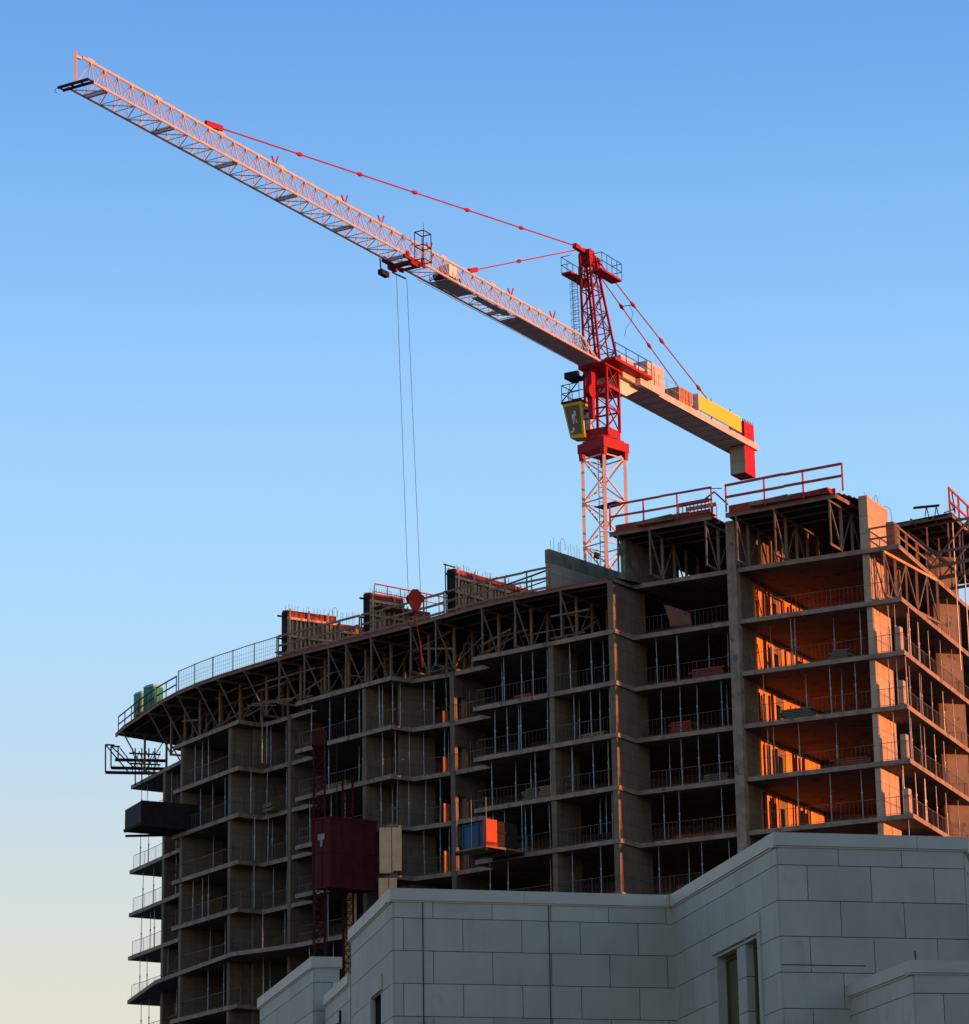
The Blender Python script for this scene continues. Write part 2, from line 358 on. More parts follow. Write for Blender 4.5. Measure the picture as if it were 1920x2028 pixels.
# ================================================================ STEEL PROPS (individual things)
bays = [  # pixel span on floor 3, how many, name of the bay
    (262, 300, 3, 'on leftmost balcony tip'), (312, 352, 2, 'beside the left end wall'), (360, 450, 3, 'left of the leftmost notch'),
    (478, 570, 3, 'between leftmost notch and thin column'), (590, 718, 4, 'in bay behind red hoist'),
    (726, 812, 3, 'at the second notch'), (824, 890, 3, 'left of tall grey column'), (948, 1090, 5, 'between tall grey column and wall'),
    (1100, 1215, 3, 'between wall end and recess'), (1226, 1256, 2, 'in front of the recess wall'),
    (1275, 1440, 4, 'between recess and tall pinkish column'), (1478, 1730, 4, 'before the orange sunlit wall'), (1750, 1800, 2, 'beside the corner pier')]
def prop_mesh(h):
    m = MB(); m.tube((0,0,.01),(0,0,h*.55),.034,7); m.tube((0,0,h*.55),(0,0,h-.01),.024,7)
    m.tube((0,0,h*.55-.06),(0,0,h*.55+.06),.055,7); return m

proto = None; HP = STOREY - TH
nth = ['first', 'second', 'third', 'fourth', 'fifth', 'sixth']
def add_prop(p, z, label):
    global proto
    if proto is None:
        proto = thing('steel_prop', (p[0], p[1], z), label, 'prop', 'steel props holding up the open floors')
        a = prop_mesh(HP); a.v = [tuple(V(v)+V((p[0],p[1],z))) for v in a.v]; a.build('tube', STEEL, proto)
        MB().box(p[0]-.07,p[1]-.07,z,p[0]+.07,p[1]+.07,z+.012).build('base_plate', STEEL, proto)
        MB().box(p[0]-.07,p[1]-.07,z+HP-.012,p[0]+.07,p[1]+.07,z+HP).build('head_plate', STEEL, proto)
        r = proto
    else:
        r = copy_tree(proto); r.location = (p[0], p[1], z); r['label'] = label
    r.rotation_euler = (random.uniform(-.012,.012), random.uniform(-.012,.012), random.uniform(0,3))
FLW = ['', 'truss storey', 'top open floor', 'second open floor', 'third open floor', 'fourth open floor', 'fifth open floor', 'sixth open floor']
for (x0, x1, n, nm) in bays:
    base = [x0 + (x1-x0)*(i + .5)/n for i in range(n)]
    for k in range(2, 8):
        cnt = n if k < 4 else max(1, n - random.choice((0, 1, 1)))
        sel = sorted(random.sample(base, cnt))
        if x0 > 262 and k < 6 and random.random() < .5: sel = sorted(sel + [random.choice(sel) + 9])
        for i, bx in enumerate(sel):
            e = edge_pt(bx + random.uniform(-7, 7), 3)
            if e is None: continue
            q, d = e; nrm = V((-d.y, d.x))
            if nrm.dot(cen - q) < 0: nrm = -nrm
            q = q + nrm * random.choice((.45, .5, .6, 1.6))
            x, y = pj(v3(q, fl(k) + 2))
            if y > limit(min(max(x, 0), 1919)): continue
            add_prop(q, fl(k), '%s steel prop from left, %s, %s' % (nth[min(i, 5)], nm, FLW[k]))
# props and posts on the right-hand facade
for k in range(1, 6):
    for i, s in enumerate((2.6, 4.7, 5.1, 7.4, 9.6, 12.2)):
        q = A + V((.384,.923))*(s + random.uniform(-.3,.3)) + V((-.92,.38))*.5
        x, y = pj(v3(q, fl(k) + 2))
        if x > 1925 or y > limit(min(x, 1919)) or (k == 1 and s < 6): continue
        add_prop(q, fl(k), '%s steel prop behind the right corner on the receding side, %s' % (nth[i], FLW[k]))

# ================================================================ FORMWORK: decks
deckL_pts = [plan(x, y, fl(0)) for x, y in ((228,1455),(245,1438),(266.6,1423.8),(314.6,1390.5),(350,1371),(392,1353),(440,1336),(488,1321),(554.5,1301),(640,1280),(793.5,1241.5),(940.6,1200),(1024,1181),(1119.7,1161.5),(1205,1147))]
inn = [C2 + dirv(60)*7 + V((-.4,0)), V((12,190)), V((4,196)), V((-3,202)), V((-9,210)), V((-13,219)), V((-22.0,216.5))]
fd = thing('formwork_deck', v3(deckL_pts[8], fl(0)), 'long curved plywood formwork deck overhanging the top left of the building', 'formwork')
MB().prism(deckL_pts + inn, fl(0) - .02, fl(0) + .06).build('plywood_sheet', REDPLY, fd)
mb = MB()
for a, b in zip(deckL_pts[:-1], deckL_pts[1:]):
    n = V((-(b-a).y, (b-a).x)).normalized(); n = n if n.dot(cen - a) > 0 else -n
    mb.bar(v3(a + n*.06, fl(0)-.11), v3(b + n*.06, fl(0)-.11), .08, .17)
    mb.bar(v3(a + n*.9, fl(0)-.11), v3(b + n*.9, fl(0)-.11), .08, .17)
    mb.bar(v3(a + n*2.6, fl(0)-.11), v3(b + n*2.6, fl(0)-.11), .08, .17)
mb.build('edge_beam', WOODR, fd)
MB().prism([p + (cen - p).normalized()*.25 for p in deckL_pts] + inn, fl(0) - .10, fl(0) - .03).build('joist_layer', DBROWN, fd)
def deck(name, front, back, z, label, grp=None, sheetm=REDPLY):
    f = thing(name, v3(front[0], z), label, 'formwork', grp)
    MB().prism(front + back, z - .02, z + .05).build('plywood_sheet', sheetm, f)
    mb = MB()
    P = front
    for a, b in zip(P[:-1], P[1:]):
        n = V((-(b-a).y, (b-a).x)).normalized(); n = n if n.dot(back[0] - a) > 0 else -n
        for o in (.06, 1.1, 2.4, 3.8):
            mb.bar(v3(a + n*o, z-.12), v3(b + n*o, z-.12), .09, .19)
    mb.build('edge_beam', WOODR, f)
    MB().prism([p + (back[0]-p).normalized()*.3 for p in front] + back, z - .12, z - .03).build('joist_layer', DBROWN, f)
    return f
z1 = fl(-1) - .1
dq = dirv(61)
q0, q1 = plan(1207,1056,z1), plan(1408,1021,z1)
deck('roof_deck', [q1, q0], [q0 + dq*12, q1 + dq*15], z1, 'rusty plywood roof deck between the crane mast and the tall column', 'formwork decks on the roof')
q2, q3 = plan(1437,1018,z1), plan(1655,978,z1)
deck('roof_deck', [q3, q2], [q2 + dq*14, q3 + dq*14], z1, 'rusty plywood roof deck between the tall column and the corner pier', 'formwork decks on the roof')
f0, f1, f2 = plan(1762,1040,z1), plan(1886,1016,z1), plan(1886,1016,z1) + V((.384,.923))*16
deck('roof_deck', [f2, f1, f0], [f0 + V((.384,.923))*.5 + V((-2.5,1.5)), f0 + V((.384,.923))*14 + V((-8,3))], z1, 'dark roof deck at the far right beyond the corner pier', 'formwork decks on the roof', DBROWN)
# stepped stack of planks at the right end of the roof deck
t = thing('plank_stack', v3(q3, z1), 'stepped stack of dark planks sliding off the corner of the roof deck', 'planks')
mb = MB(); d3 = V((.877,-.48))
for i in range(7):
    o = q3 + dq*(.35 + i*.42) + d3*(.1 + .13*i)
    mb.obox(v3(o, z1 + .05 + .015*(i%3)), v3(d3*-1.8, 0), v3(dq*.32, 0), (0,0,.09))
mb.build('plank', DBROWN, t)
MB().bar(v3(q3 + V((.05,.1)), z1-.12), v3(q3 + dq*3.2 + V((.1,0)), z1-.12), .1, .22).build('edge_plank', WOODR, t)
# scattered boards lying on the decks
k_ = 0
for (xa, xb, yo, lab) in ((1255, 1330, 0, 'low stack of dark boards on the roof deck beside the crane mast'), (1480, 1560, 0, 'low stack of dark boards on the roof deck right of the tall column'), (1560, 1640, 0, 'longer stack of reddish boards near the right end of the roof deck')):
    a = plan(xa, 1048 - (xa-1212)*.17, z1) + dq*.5; b = plan(xb, 1048 - (xb-1212)*.17, z1) + dq*.5
    t = MB()
    for j in range(3): t.bar(v3(a + dq*.1*j, z1 + .11 + j*.09), v3(b - dq*.1*j, z1 + .11 + j*.09), .5, .08)
    tag(t.build('board_stack', REDPLY if 'red' in lab else WOODR), lab, 'boards', 'board stacks on the roof deck')
for (xa, xb, lab) in ((540, 552, 'thin dark board lying at the left foot of the slatted wall form'), (448, 500, 'thin board lying on the curved deck by the mesh fence'), (290, 262, 'board lying on the deck in front of the green toilets')):
    a = plan(xa, 1290 if xa > 500 else (1332 if xa > 400 else 1402), fl(0)+.1) + V((.2,.5)); b = plan(xb, 1288 if xa > 500 else (1318 if xa > 400 else 1416), fl(0)+.1) + V((.2,.5))
    tag(MB().bar(v3(a, fl(0)+.12), v3(b, fl(0)+.12), .3, .08).build('board', WOODR), lab, 'board', 'loose boards on the curved deck')

# ================================================================ FORMWORK TRUSSES (table forms)
def make_truss(h, L, outer, loc, rz, label, grp, cant=1.6):
    """truss in the local X direction (into the building), outer end at x=0"""
    t = thing('formwork_truss', (0,0,0), label, 'truss', grp)
    mb = MB(); mb.bar((-.1,0,h-.06),(L,0,h-.06),.09,.13); mb.build('top_chord', ALU, t)
    x0 = 0.0 if outer else cant
    mb = MB(); mb.bar((x0-.1,0,.08),(L,0,.08),.09,.13); mb.build('bottom_chord', ALU, t)
    xs = [x for x in ([0.0] if outer else []) + [cant, cant*2, cant*3, cant*4] if x < L]
    for i, x in enumerate(xs):
        MB().bar((x,0,.14),(x,0,h-.12), .085 if x == 0 else .15, .085 if x == 0 else .12).build('post', ALU if x == 0 else WOODR, t)
    mb = MB(); X = [0.0, cant, cant*2, cant*3]
    for i in range(3):
        if X[i+1] > L: break
        if i % 2 == 0: mb.bar((X[i]+.05,.03,h-.14),(X[i+1]-.02,.03,.16),.075)
        else:
            mb.bar((X[i]+.05,.03,.16),(X[i+1]-.02,.03,h-.14),.06)
    mb.build('diagonal', ALU, t)
    t.location = loc; t.rotation_euler = (0, 0, rz)
    return t
def dir_at(x):   # inward direction of the facade at a given pixel column
    T = [(200,24),(300,30),(460,34),(577,38),(722,44),(903,51),(1097,54),(1217,58),(1450,61),(1920,61)]
    for (a, b), (c, d) in zip(T[:-1], T[1:]):
        if x <= c: return b + (d-b)*(x-a)/(c-a)
    return 61
def lerp_poly(px, P, z):
    for a, b in zip(P[:-1], P[1:]):
        xa, xb = pj(v3(a, z))[0], pj(v3(b, z))[0]
        lo, hi = min(xa, xb), max(xa, xb)
        if lo <= px <= hi: return a.lerp(b, (px-xa)/(xb-xa))
    return None
hT = STOREY - .22
protos = {}
dlist = [(240,0),(293,0),(320,0),(349,0),(389,0),(429,0),(482,0),(550,1),(600,1),(648,1),(683,1),(733,1),(811,1),(861,1),(952,1),(1017,1),(1108,1)]
def place_truss(key, h, L, outer, loc, rz, label, grp):
    if key not in protos: protos[key] = make_truss(h, L, outer, loc, rz, label, grp); return protos[key]
    c = copy_tree(protos[key]); c.location = loc; c.rotation_euler = (0,0,rz); c['label'] = label; c['group'] = grp; return c
for i, (px, outer) in enumerate(dlist):
    p = lerp_poly(px, deckL_pts, fl(0))
    if p is None: continue
    a = dir_at(px); p = p + dirv(a)*.15
    side = 'with a bare diagonal strut' if not outer else 'upright outer end'
    place_truss(('L', outer), hT, 6.2, outer, (p.x, p.y, fl(1)+.02), R(a + random.uniform(-1.5,1.5)), '%s truss from the left under the curved deck, %s' % (ORD[i+1] if i+1 < 16 else ['sixteenth','seventeenth'][i-15], side), 'table form trusses under the curved deck')
for i, px in enumerate((1222, 1286, 1396, 1457, 1533, 1641)):
    Pq = [q1, q0] if px < 1420 else [q3, q2]
    p = lerp_poly(px, Pq, z1)
    if p is None: continue
    p = p + dq*.12
    place_truss(('R', 1), hT-.12, 6.6, True, (p.x, p.y, fl(0)+.02), R(61 + random.uniform(-2,2)), ['truss under the roof deck right beside the crane mast','truss under the roof deck above the recess','truss under the roof deck just left of the tall column','truss under the roof deck just right of the tall column','truss under the roof deck in front of the top sunlit wall','truss under the roof deck nearest the corner pier'][i], 'table form trusses under the roof decks')
xb = MB()
for i in range(46):
    x0_ = random.uniform(300, 1150); p_ = lerp_poly(x0_, deckL_pts, fl(0)); q_ = lerp_poly(min(1195, x0_ + random.uniform(30, 110)), deckL_pts, fl(0))
    if p_ is None or q_ is None: continue
    o1 = random.choice((1.7, 1.8, 3.3, 3.4)); a1_, a2_ = dir_at(x0_), dir_at(x0_ + 60); zz0 = random.choice((.3, .45, 1.1, 1.9, 2.3)); zz1 = zz0 + random.choice((0, 0, 0, .6, -.5, 1.3))
    zz1 = max(.1, min(2.6, zz1)); xb.bar(v3(p_ + dirv(a1_)*o1, fl(1)+zz0), v3(q_ + dirv(a2_)*o1, fl(1)+zz1), random.choice((.05, .07, .11)))
tag(xb.build('cross_bracing', WOODR), 'tangle of brown cross braces tying the trusses together under the curved deck', 'bracing', kind='stuff')
mats_ = [WOODR, REDPLY, DBROWN, CONCW, ALU]
spots_ = [(520,1,'before the thin column'),(640,2,'behind the hoist mast'),(850,2,'left of the tall grey column'),(990,2,'right of the tall grey column'),(1060,2,'near the broad wall end'),(1150,2,'before the recess'),(1330,1,'right of the recess'),(1390,1,'left of the tall pinkish column'),(1560,1,'before the sunlit wall'),(1660,1,'left of the corner pier'),(415,1,'above the leftmost notch'),(1020,1,'beyond the tall grey column')]
for i, (px, kk, nm) in enumerate(spots_):
    for k in (kk+1, kk+3) if i % 2 else (kk+2,):
        e_ = edge_pt(px + (k-3)*7, 3)
        if e_ is None: continue
        q, d = e_; nrm = V((-d.y, d.x)); nrm = nrm if nrm.dot(cen - q) > 0 else -nrm
        if pj(v3(q, fl(k)+.5))[1] > limit(px): continue
        q = q + nrm*1.0; mb = MB(); Ls_ = random.uniform(1.2, 2.4); hs_ = random.randint(3, 7)
        for u_ in range(hs_):
            sh = random.uniform(-.12,.12); mb.obox(v3(q - d*(Ls_/2) + d*sh, fl(k) + .01 + u_*.13), v3(d*Ls_*random.uniform(.8,1), 0), v3(nrm*.9, 0), (0,0,.10))
        tag(mb.build('board_pile', mats_[(i+k) % 4]), 'low pile of boards %s, %s' % (nm, FLW[k]), 'boards', 'piles of material on the open floors')
# right-hand facade: one truss frame leaning out under the corner deck, and the big one at the far right
rd = V((.384,.923)); ro = V((.92,-.38))
tr = thing('formwork_truss', v3(A, fl(1)), 'long truss standing along the right side of the corner on the floor edge', 'truss')
a = A + rd*.3 - ro*.35 + V((-.6,-.1)); b = A + rd*7.4 + ro*.15
mb = MB(); mb.bar(v3(a, fl(1)+.16), v3(b, fl(1)+.16), .1, .15); mb.build('bottom_chord', ALU, tr)
mb = MB(); mb.bar(v3(a, fl(0)-TH-.1), v3(b, fl(0)-TH-.1), .1, .15); mb.build('top_chord', WOOD, tr)
n_ = 5; zt, zb = fl(0)-TH-.17, fl(1)+.24
for i in range(n_+1):
    q = a.lerp(b, i/n_); MB().bar(v3(q, zb), v3(q, zt), .14 if i % 2 else .1).build('post', ALU, tr)
mb = MB()
for i in range(n_):
    q, r_ = a.lerp(b, i/n_), a.lerp(b, (i+1)/n_)
    mb.bar(v3(q, zt if i % 2 == 0 else zb), v3(r_, zb if i % 2 == 0 else zt), .07)
mb.build('diagonal', ALU, tr)
p_ = V((19.9,168.2))
place_truss(('R', 2), HP-.03, 4.4, True, (21.5,167.2, fl(1)+.02), R(58), 'short truss beside the corner pier on the top open floor', 'table form trusses under the roof decks')
ft = thing('formwork_truss', v3(f1, fl(0)), 'large dark truss framework under the far right roof deck', 'truss')
for j in range(3):
    o = f0.lerp(f1, .2) + rd*(.8 + 2.6*j); e = (f1 - f0).normalized()
    mb = MB(); z0_, z2_ = fl(0)+.1, z1-.24
    mb.bar(v3(o, z2_), v3(o + e*4.2, z2_), .1, .14); mb.bar(v3(o, z0_+.1), v3(o + e*4.6, z0_+.1), .1, .16); mb.bar(v3(o, z0_+.9), v3(o + e*4.6, z0_+.9), .1, .16)
    mb.build('chord', ALU, ft)
    for i in range(4): MB().bar(v3(o + e*1.35*i, z0_), v3(o + e*1.35*i, z2_-.07), .09).build('post', ALU, ft)
    mb = MB(); mb.bar(v3(o + e*.1, z2_-.1), v3(o + e*2.6, z0_+.2), .08); mb.bar(v3(o + e*4.0, z2_-.1), v3(o + e*1.5, z0_+.2), .08); mb.build('diagonal', ALU, ft)
for i in range(2):
    o = f1 + rd*(1.0+2.2*i) - ro*.25
    mb = MB().tube(v3(o, fl(2)), v3(o, z1-.2), .04, 6)
    tag(mb.build('long_pole', STEEL), ['long sunlit steel pole rising to the far right roof deck, nearer the corner', 'long sunlit steel pole rising to the far right roof deck, nearer the picture edge'][i], 'pole', 'long steel poles at the right edge')

# ================================================================ WALL FORMS AND TOP WALLS
def rebars(mb, p, d, L, z, n, h=.75):
    for i in range(n):
        if random.random() < .12: continue
        q = p + d*(L*(i+.5)/n) + V((random.uniform(-.05,.05), random.uniform(-.05,.05)))
        hh = h*random.uniform(.75,1.1)
        mb.tube(v3(q, z-.2), v3(q + V((random.uniform(-.03,.03),0)), z+hh), .011, 4)
def hook_bar(mb, p, d, z, h=.9, w=.5):
    P = [v3(p, z)] + [v3(p + d*(w*(1-cos(t))/2), z + h + sin(t)*w*.6) for t in [pi*i/6 for i in range(7)]]
    P.append(v3(p + d*w, z + h*.45)); mb.path(P, .013, 4)
def wall_form(px, deg, L, z0, h, label, step=None):
    e, _ = edge_pt(px); p = lerp_poly(px, deckL_pts, fl(0)) + dirv(deg)*.55
    d = dirv(deg); n = V((d.y, -d.x))     # towards the camera side
    f = thing('wall_form', v3(p, z0), label, 'formwork', 'slatted wall forms on the curved deck')
    secs = [(0, L, h)] if not step else [(0, step[0], h), (step[0], L, step[1])]
    slat, wal, ply, cap = MB(), MB(), MB(), MB()
    for (a, b, hh) in secs:
        pa, pb = p + d*a, p + d*(b-.05)
        ply.prism([pa, pb, pb - n*.06, pa - n*.06], z0, z0 + hh)
        ply.prism([pa - n*.38, pb - n*.38, pb - n*.44, pa - n*.44], z0, z0 + hh + .15)
        m = int((b-a)/.30)
        for i in range(m):
            q = pa + d*(.12 + (b-a-.2)*i/max(1, m-1)); slat.bar(v3(q + n*.07, z0+.02), v3(q + n*.07, z0+hh-.45), .1, .12)
        for zz in (.45, 1.35, hh-.5): wal.bar(v3(pa + n*.2, z0+zz), v3(pb + n*.2, z0+zz), .1, .16)
        for i in range(max(2, int((b-a)/1.5)+1)):
            q = pa.lerp(pb, (i+.1)/(max(2, int((b-a)/1.5)+1)-.4)); wal.bar(v3(q + n*.3, z0+.3), v3(q + n*.3, z0+hh+.1), .1)
        cap.obox(v3(pa + n*.02, z0+hh-.38), v3(pb-pa, 0), v3(-n*.02+n*.12, 0), (0,0,.42))
        cap.obox(v3(pa - n*.02, z0+hh+.045), v3(pb-pa, 0), v3(-n*.36, 0), (0,0,.02))
    ply.build('facing_sheet', WOODR, f); slat.build('slats', WOOD, f); wal.build('waler', WOOD, f); cap.build('top_board', REDPLY, f)
    MB().prism([p - n*.46 - d*.06, p + n*.14 - d*.06, p + n*.14, p - n*.46], z0, z0+h+.02).build('end_panel', DBROWN, f)
    c = MB()
    for zz in (1.2, h-.35): c.bar(v3(p - n*.1 - d*.05, z0+zz), v3(p - n*.1 - d*.55, z0+zz), .1, .1)
    c.build('bracket', DARK, f)
    rb = MB(); rebars(rb, p - n*.22, d, L, z0+h-.1, int(L/.2), .62); hook_bar(rb, p - n*.22 + d*L*.62, d, z0+h-.1, .6, .35)
    rb.build('rebar', REBAR, f)
    return f, p, d, n
zd = fl(0) + .06
wall_form(551, 32, 5.6, zd, 3.0, 'slatted timber wall form with reddish top boards, leftmost on the curved deck', (3.6, 2.55))
f_, p, d, n = wall_form(716, 36, 4.6, zd, 2.75, 'slatted timber wall form holding a work walkway, middle one on the curved deck', (2.6, 2.1))
MB().obox(v3(p + n*.15 + d*.1, zd+1.75), v3(d*3.0, 0), v3(n*.9, 0), (0,0,.08)).build('walkway', WOODR, f_)
f_, p, d, n = wall_form(888, 50, 8.2, zd, 2.75, 'long slatted timber wall form tapering away, rightmost on the curved deck')
mb = MB()
for q in (0, 1.2): mb.bar(v3(p - d*.75 - n*.1, zd+2.95-q*1.4), v3(p + d*.3 - n*.1, zd+2.95-q*1.4), .07)
mb.bar(v3(p - d*.6 - n*.1, zd+1.2), v3(p - d*.6 - n*.1, zd+3.0), .07); mb.build('outrigger', DARK, f_)
# red top rail behind the middle form
t = thing('guard_railing', v3(plan(745,1160,zd+3), zd+1), 'thin red guard railing sloping down behind the middle wall form to the hook block', 'railing')
a, b = at(742,1156,188), at(895,1186,190); mb = MB(); mb.bar(a, b, .07); mb.bar(a - V((0,0,.5)), b - V((0,0,.5)), .05); mb.build('rail', RED, t)
for i in range(7): q = a.lerp(b, i/6); MB().bar(q, q - V((0,0,2.2)), .05).build('post', DARK, t)

# finished concrete wall by the mast, stained top band
p = V((3.72,174.9)); d = dirv(52); n = V((-d.y, d.x))
cw = thing('concrete_wall', v3(p, fl(0)), 'freshly cast grey concrete wall with a stained top band in front of the crane mast', 'wall')
MB().prism([p, p+d*7.6, p+d*7.6+n*.3, p+n*.3], fl(0), fl(0)+1.62).build('wall_face', GREYC, cw)
MB().prism([p-V((.02,.03)), p+d*7.6, p+d*7.6+n*.33, p+n*.33], fl(0)+1.62, fl(0)+2.45).build('top_band', BOARD, cw)
rb = MB(); rebars(rb, p+n*.15, d, 7.2, fl(0)+2.4, 26, .85)
for s in (1.3, 4.2): hook_bar(rb, p+n*.15+d*s, d, fl(0)+2.4, .75, .45)
rb.build('rebar', REBAR, cw)
rb = MB(); rebars(rb, pr+npv*.2, dp, 3.2, fl(-1)+.1, 8, .3); hook_bar(rb, pr + npv*.2 + dp*2.4, dp*-1, fl(-1), .4, .5); hook_bar(rb, V((23.0,170.2)), V((-.8,.3)), fl(0)+2.2, .7, .8)
rb.build('rebar', REBAR, bld)

# ================================================================ RAILINGS ON THE DECKS
def railing(pts, z, label, m, h=1.1, mids=(.55,), w=.09, postw=.1, every=1.6, grp=None, mesh=False, name='guard_railing'):
    t = thing(name, v3(pts[0], z), label, 'railing', grp)
    for hh in (h,) + tuple(mids):
        mb = MB()
        for a, b in zip(pts[:-1], pts[1:]): mb.bar(v3(a, z+hh+random.uniform(-.02,.02)), v3(b, z+hh+random.uniform(-.02,.02)), w*.5, w)
        mb.build('rail', m, t)
    tot = sum((b-a).length for a, b in zip(pts[:-1], pts[1:])); n = max(2, int(tot/every)+1)
    for i in range(n):
        s = tot*i/(n-1); 
        for a, b in zip(pts[:-1], pts[1:]):
            L = (b-a).length
            if s <= L + 1e-6: q = a.lerp(b, s/L); break
            s -= L
        MB().bar(v3(q, z-.05), v3(q, z+h+.04), postw*.6).build('post', m, t)
    if mesh:
        mb = MB()
        for a, b in zip(pts[:-1], pts[1:]):
            k = max(1, int((b-a).length/.22))
            for i in range(k+1): q = a.lerp(b, i/k); mb.bar(v3(q, z+.05), v3(q, z+h-.03), .014)
            for hh in (.1, .35, .6, .85): mb.bar(v3(a, z+hh), v3(b, z+hh), .012)
        mb.build('mesh_panel', STEEL, t)
    return t
def dpts(x0, x1, n=3, inset=.12):
    r = []
    for i in range(n+1):
        x = x0 + (x1-x0)*i/n; p = lerp_poly(x, deckL_pts, fl(0)); r.append(p + dirv(dir_at(x))*inset)
    return r
zr = fl(0) + .06
railing(dpts(231, 302, 2), zr, 'dark guard railing at the far left end of the curved deck around the green toilets', DARK, grp='guard railings on the curved deck')
railing(dpts(306, 346, 1), zr, 'short dark railing just right of the green toilets', DARK, grp='guard railings on the curved deck', every=1.5)
railing(dpts(350, 545, 5), zr, 'thin wire mesh railing with posts against the sky left of the first wall form', DARK, h=1.35, mids=(), w=.05, every=2.0, grp='guard railings on the curved deck', mesh=True)
railing(dpts(550, 712, 4, .05), zr, 'weathered timber railing in front of the leftmost wall form', WOODR, h=1.3, mids=(.7, .12), w=.13, postw=.16, grp='guard railings on the curved deck')
railing(dpts(716, 880, 4, .05), zr, 'weathered timber railing in front of the middle wall form', WOODR, h=1.3, mids=(.7, .12), w=.13, postw=.16, grp='guard railings on the curved deck')
railing(dpts(884, 1088, 4, .05), zr, 'timber railing in front of the long wall form up to the concrete wall', WOODR, h=1.3, mids=(.7, .12), w=.12, postw=.16, grp='guard railings on the curved deck')
a, b = at(985,1165,180), at(1088,1128,175.4)
t = thing('guard_railing', (a.x, a.y, fl(0)), 'dark double railing against the sky just left of the concrete wall', 'railing')
mb = MB(); mb.bar(a, b, .08); mb.bar(a - V((0,0,.6)), b - V((0,0,.6)), .06); mb.build('rail', DARK, t)
for i in range(4): q = a.lerp(b, i/3); MB().bar(q, q - V((0,0,1.8)), .06).build('post', DARK, t)
def rpts(x0, x1, y0, y1, n=1): return [plan(x0 + (x1-x0)*i/n, y0 + (y1-y0)*i/n, z1) + dq*.15 for i in range(n+1)]
railing(rpts(1207,1408,1050,1015,2), z1+.05, 'red sunlit guard railing on the roof deck beside the crane mast', mat('red_orange_rail', (.50,.075,.05), (.36,.05,.035), rough=.7, scale=2), h=1.45, mids=(.75,), w=.12, postw=.16, every=2.0, grp='red railings on the roof decks')
railing(rpts(1437,1668,1012,970,2), z1+.05, 'red sunlit guard railing on the highest roof deck left of the corner pier', mat('red_orange_rail', (.50,.075,.05), (.36,.05,.035), rough=.7, scale=2), h=1.5, mids=(.8,), w=.14, postw=.16, every=1.9, grp='red railings on the roof decks')
a = v3(rpts(1400,1408,1015,1013)[0], z1)
t = thing('tripod', (a.x, a.y, a.z), 'small bent pipe peak joining the two red roof railings', 'pipe')
p1, p2, p3 = at(1392,992,170.5), at(1415,974,170.2), at(1442,999,169.6)
MB().bar(p1, p2, .07).bar(p2, p3, .07).build('pipe', DARK, t)
MB().tube(at(1385,968,170.5), at(1430,967,170), .03, 6).build('cross_pipe', STEEL, t)
railing([f1 + ro*-.1, f1 + rd*8], z1+.05, 'bright red railing on the far right roof deck at the picture edge', mat('red_orange_rail', (.50,.075,.05), (.36,.05,.035), rough=.7, scale=2), h=1.45, mids=(.7,), w=.13, postw=.18, grp='red railings on the roof decks')
railing([pr + V((.35,-.1)) + V((-.3,.1)), A + V((-.15,.25))], fl(0), 'pinkish railing in front of the top corner pier', WOODR, h=1.15, mids=(.55,), w=.1, postw=.14, every=1.6)
railing([A + V((-.1,.25)), A + rd*8.2], fl(0), 'timber railing running back along the right side of the top corner slab', WOODR, h=1.15, mids=(.6,), w=.12, postw=.22, every=1.9)

for (x0_, x1_, lab) in ((1215, 1404, 'long red board upstand along the front of the roof deck beside the crane mast'), (1440, 1652, 'long red board upstand along the front of the highest roof deck')):
    a = plan(x0_, 1056-(x0_-1207)*.174 if x0_ < 1420 else 1018-(x0_-1437)*.183, z1) + dq*.3; b = plan(x1_, 1056-(x1_-1207)*.174 if x0_ < 1420 else 1018-(x1_-1437)*.183, z1) + dq*.3
    t = MB(); L_ = (b-a).length; d_ = (b-a).normalized(); x_ = 0
    while x_ < L_ - .1:
        e_ = min(L_, x_ + 2.4); t.prism([a + d_*x_, a + d_*(e_-.02), a + d_*(e_-.02) + dq*.04, a + d_*x_ + dq*.04], z1+.052, z1+.052+random.choice((.38,.45,.5))); x_ = e_
    tag(t.build('upstand_board', REDPLY), lab, 'board', 'red upstand boards on the roof decks')
# slatted pallet crate on the roof deck, saw bench, poles
a, b = plan(1332,1024,z1+.1) + dq*.9, plan(1392,1013,z1+.1) + dq*.9
t = thing('slatted_crate', v3(a, z1), 'slatted reddish timber crate on the roof deck behind the railing', 'crate')
for k, o in enumerate((0, 1.0)):
    mb = MB()
    for i in range(9):
        q = a.lerp(b, i/8) + dq*o; mb.bar(v3(q, z1+.08), v3(q, z1+1.0), .1, .05)
    mb.bar(v3(a+dq*o, z1+.15), v3(b+dq*o, z1+.15), .12); mb.bar(v3(a+dq*o, z1+1.0), v3(b+dq*o, z1+1.0), .1, .22)
    mb.build('side_slats', WOOD if k else REDPLY, t)
MB().prism([a, b, b+dq*1.0, a+dq*1.0], z1+.3, z1+.36).build('base_board', WOODR, t)
a, b = at(1810,1006,171), at(1861,1001,171)
t = thing('saw_bench', (a.x, a.y, a.z-.7), 'dark trestle bench standing on the far right roof deck', 'bench')
MB().bar(a, b, .3, .07).build('table_top', DARK, t)
for s in (.5, .88):
    q = a.lerp(b, s); e = (b-a).normalized()
    MB().bar(q, q + V((0,0,-.72)) + e*-.13, .05).bar(q, q + V((0,0,-.72)) + e*.13, .05).build('leg', DARK, t)
a = at(1893,1017,171); 
t = thing('pole_bundle', tuple(a), 'few thin dark poles sticking up by the red railing at the right edge', 'poles')
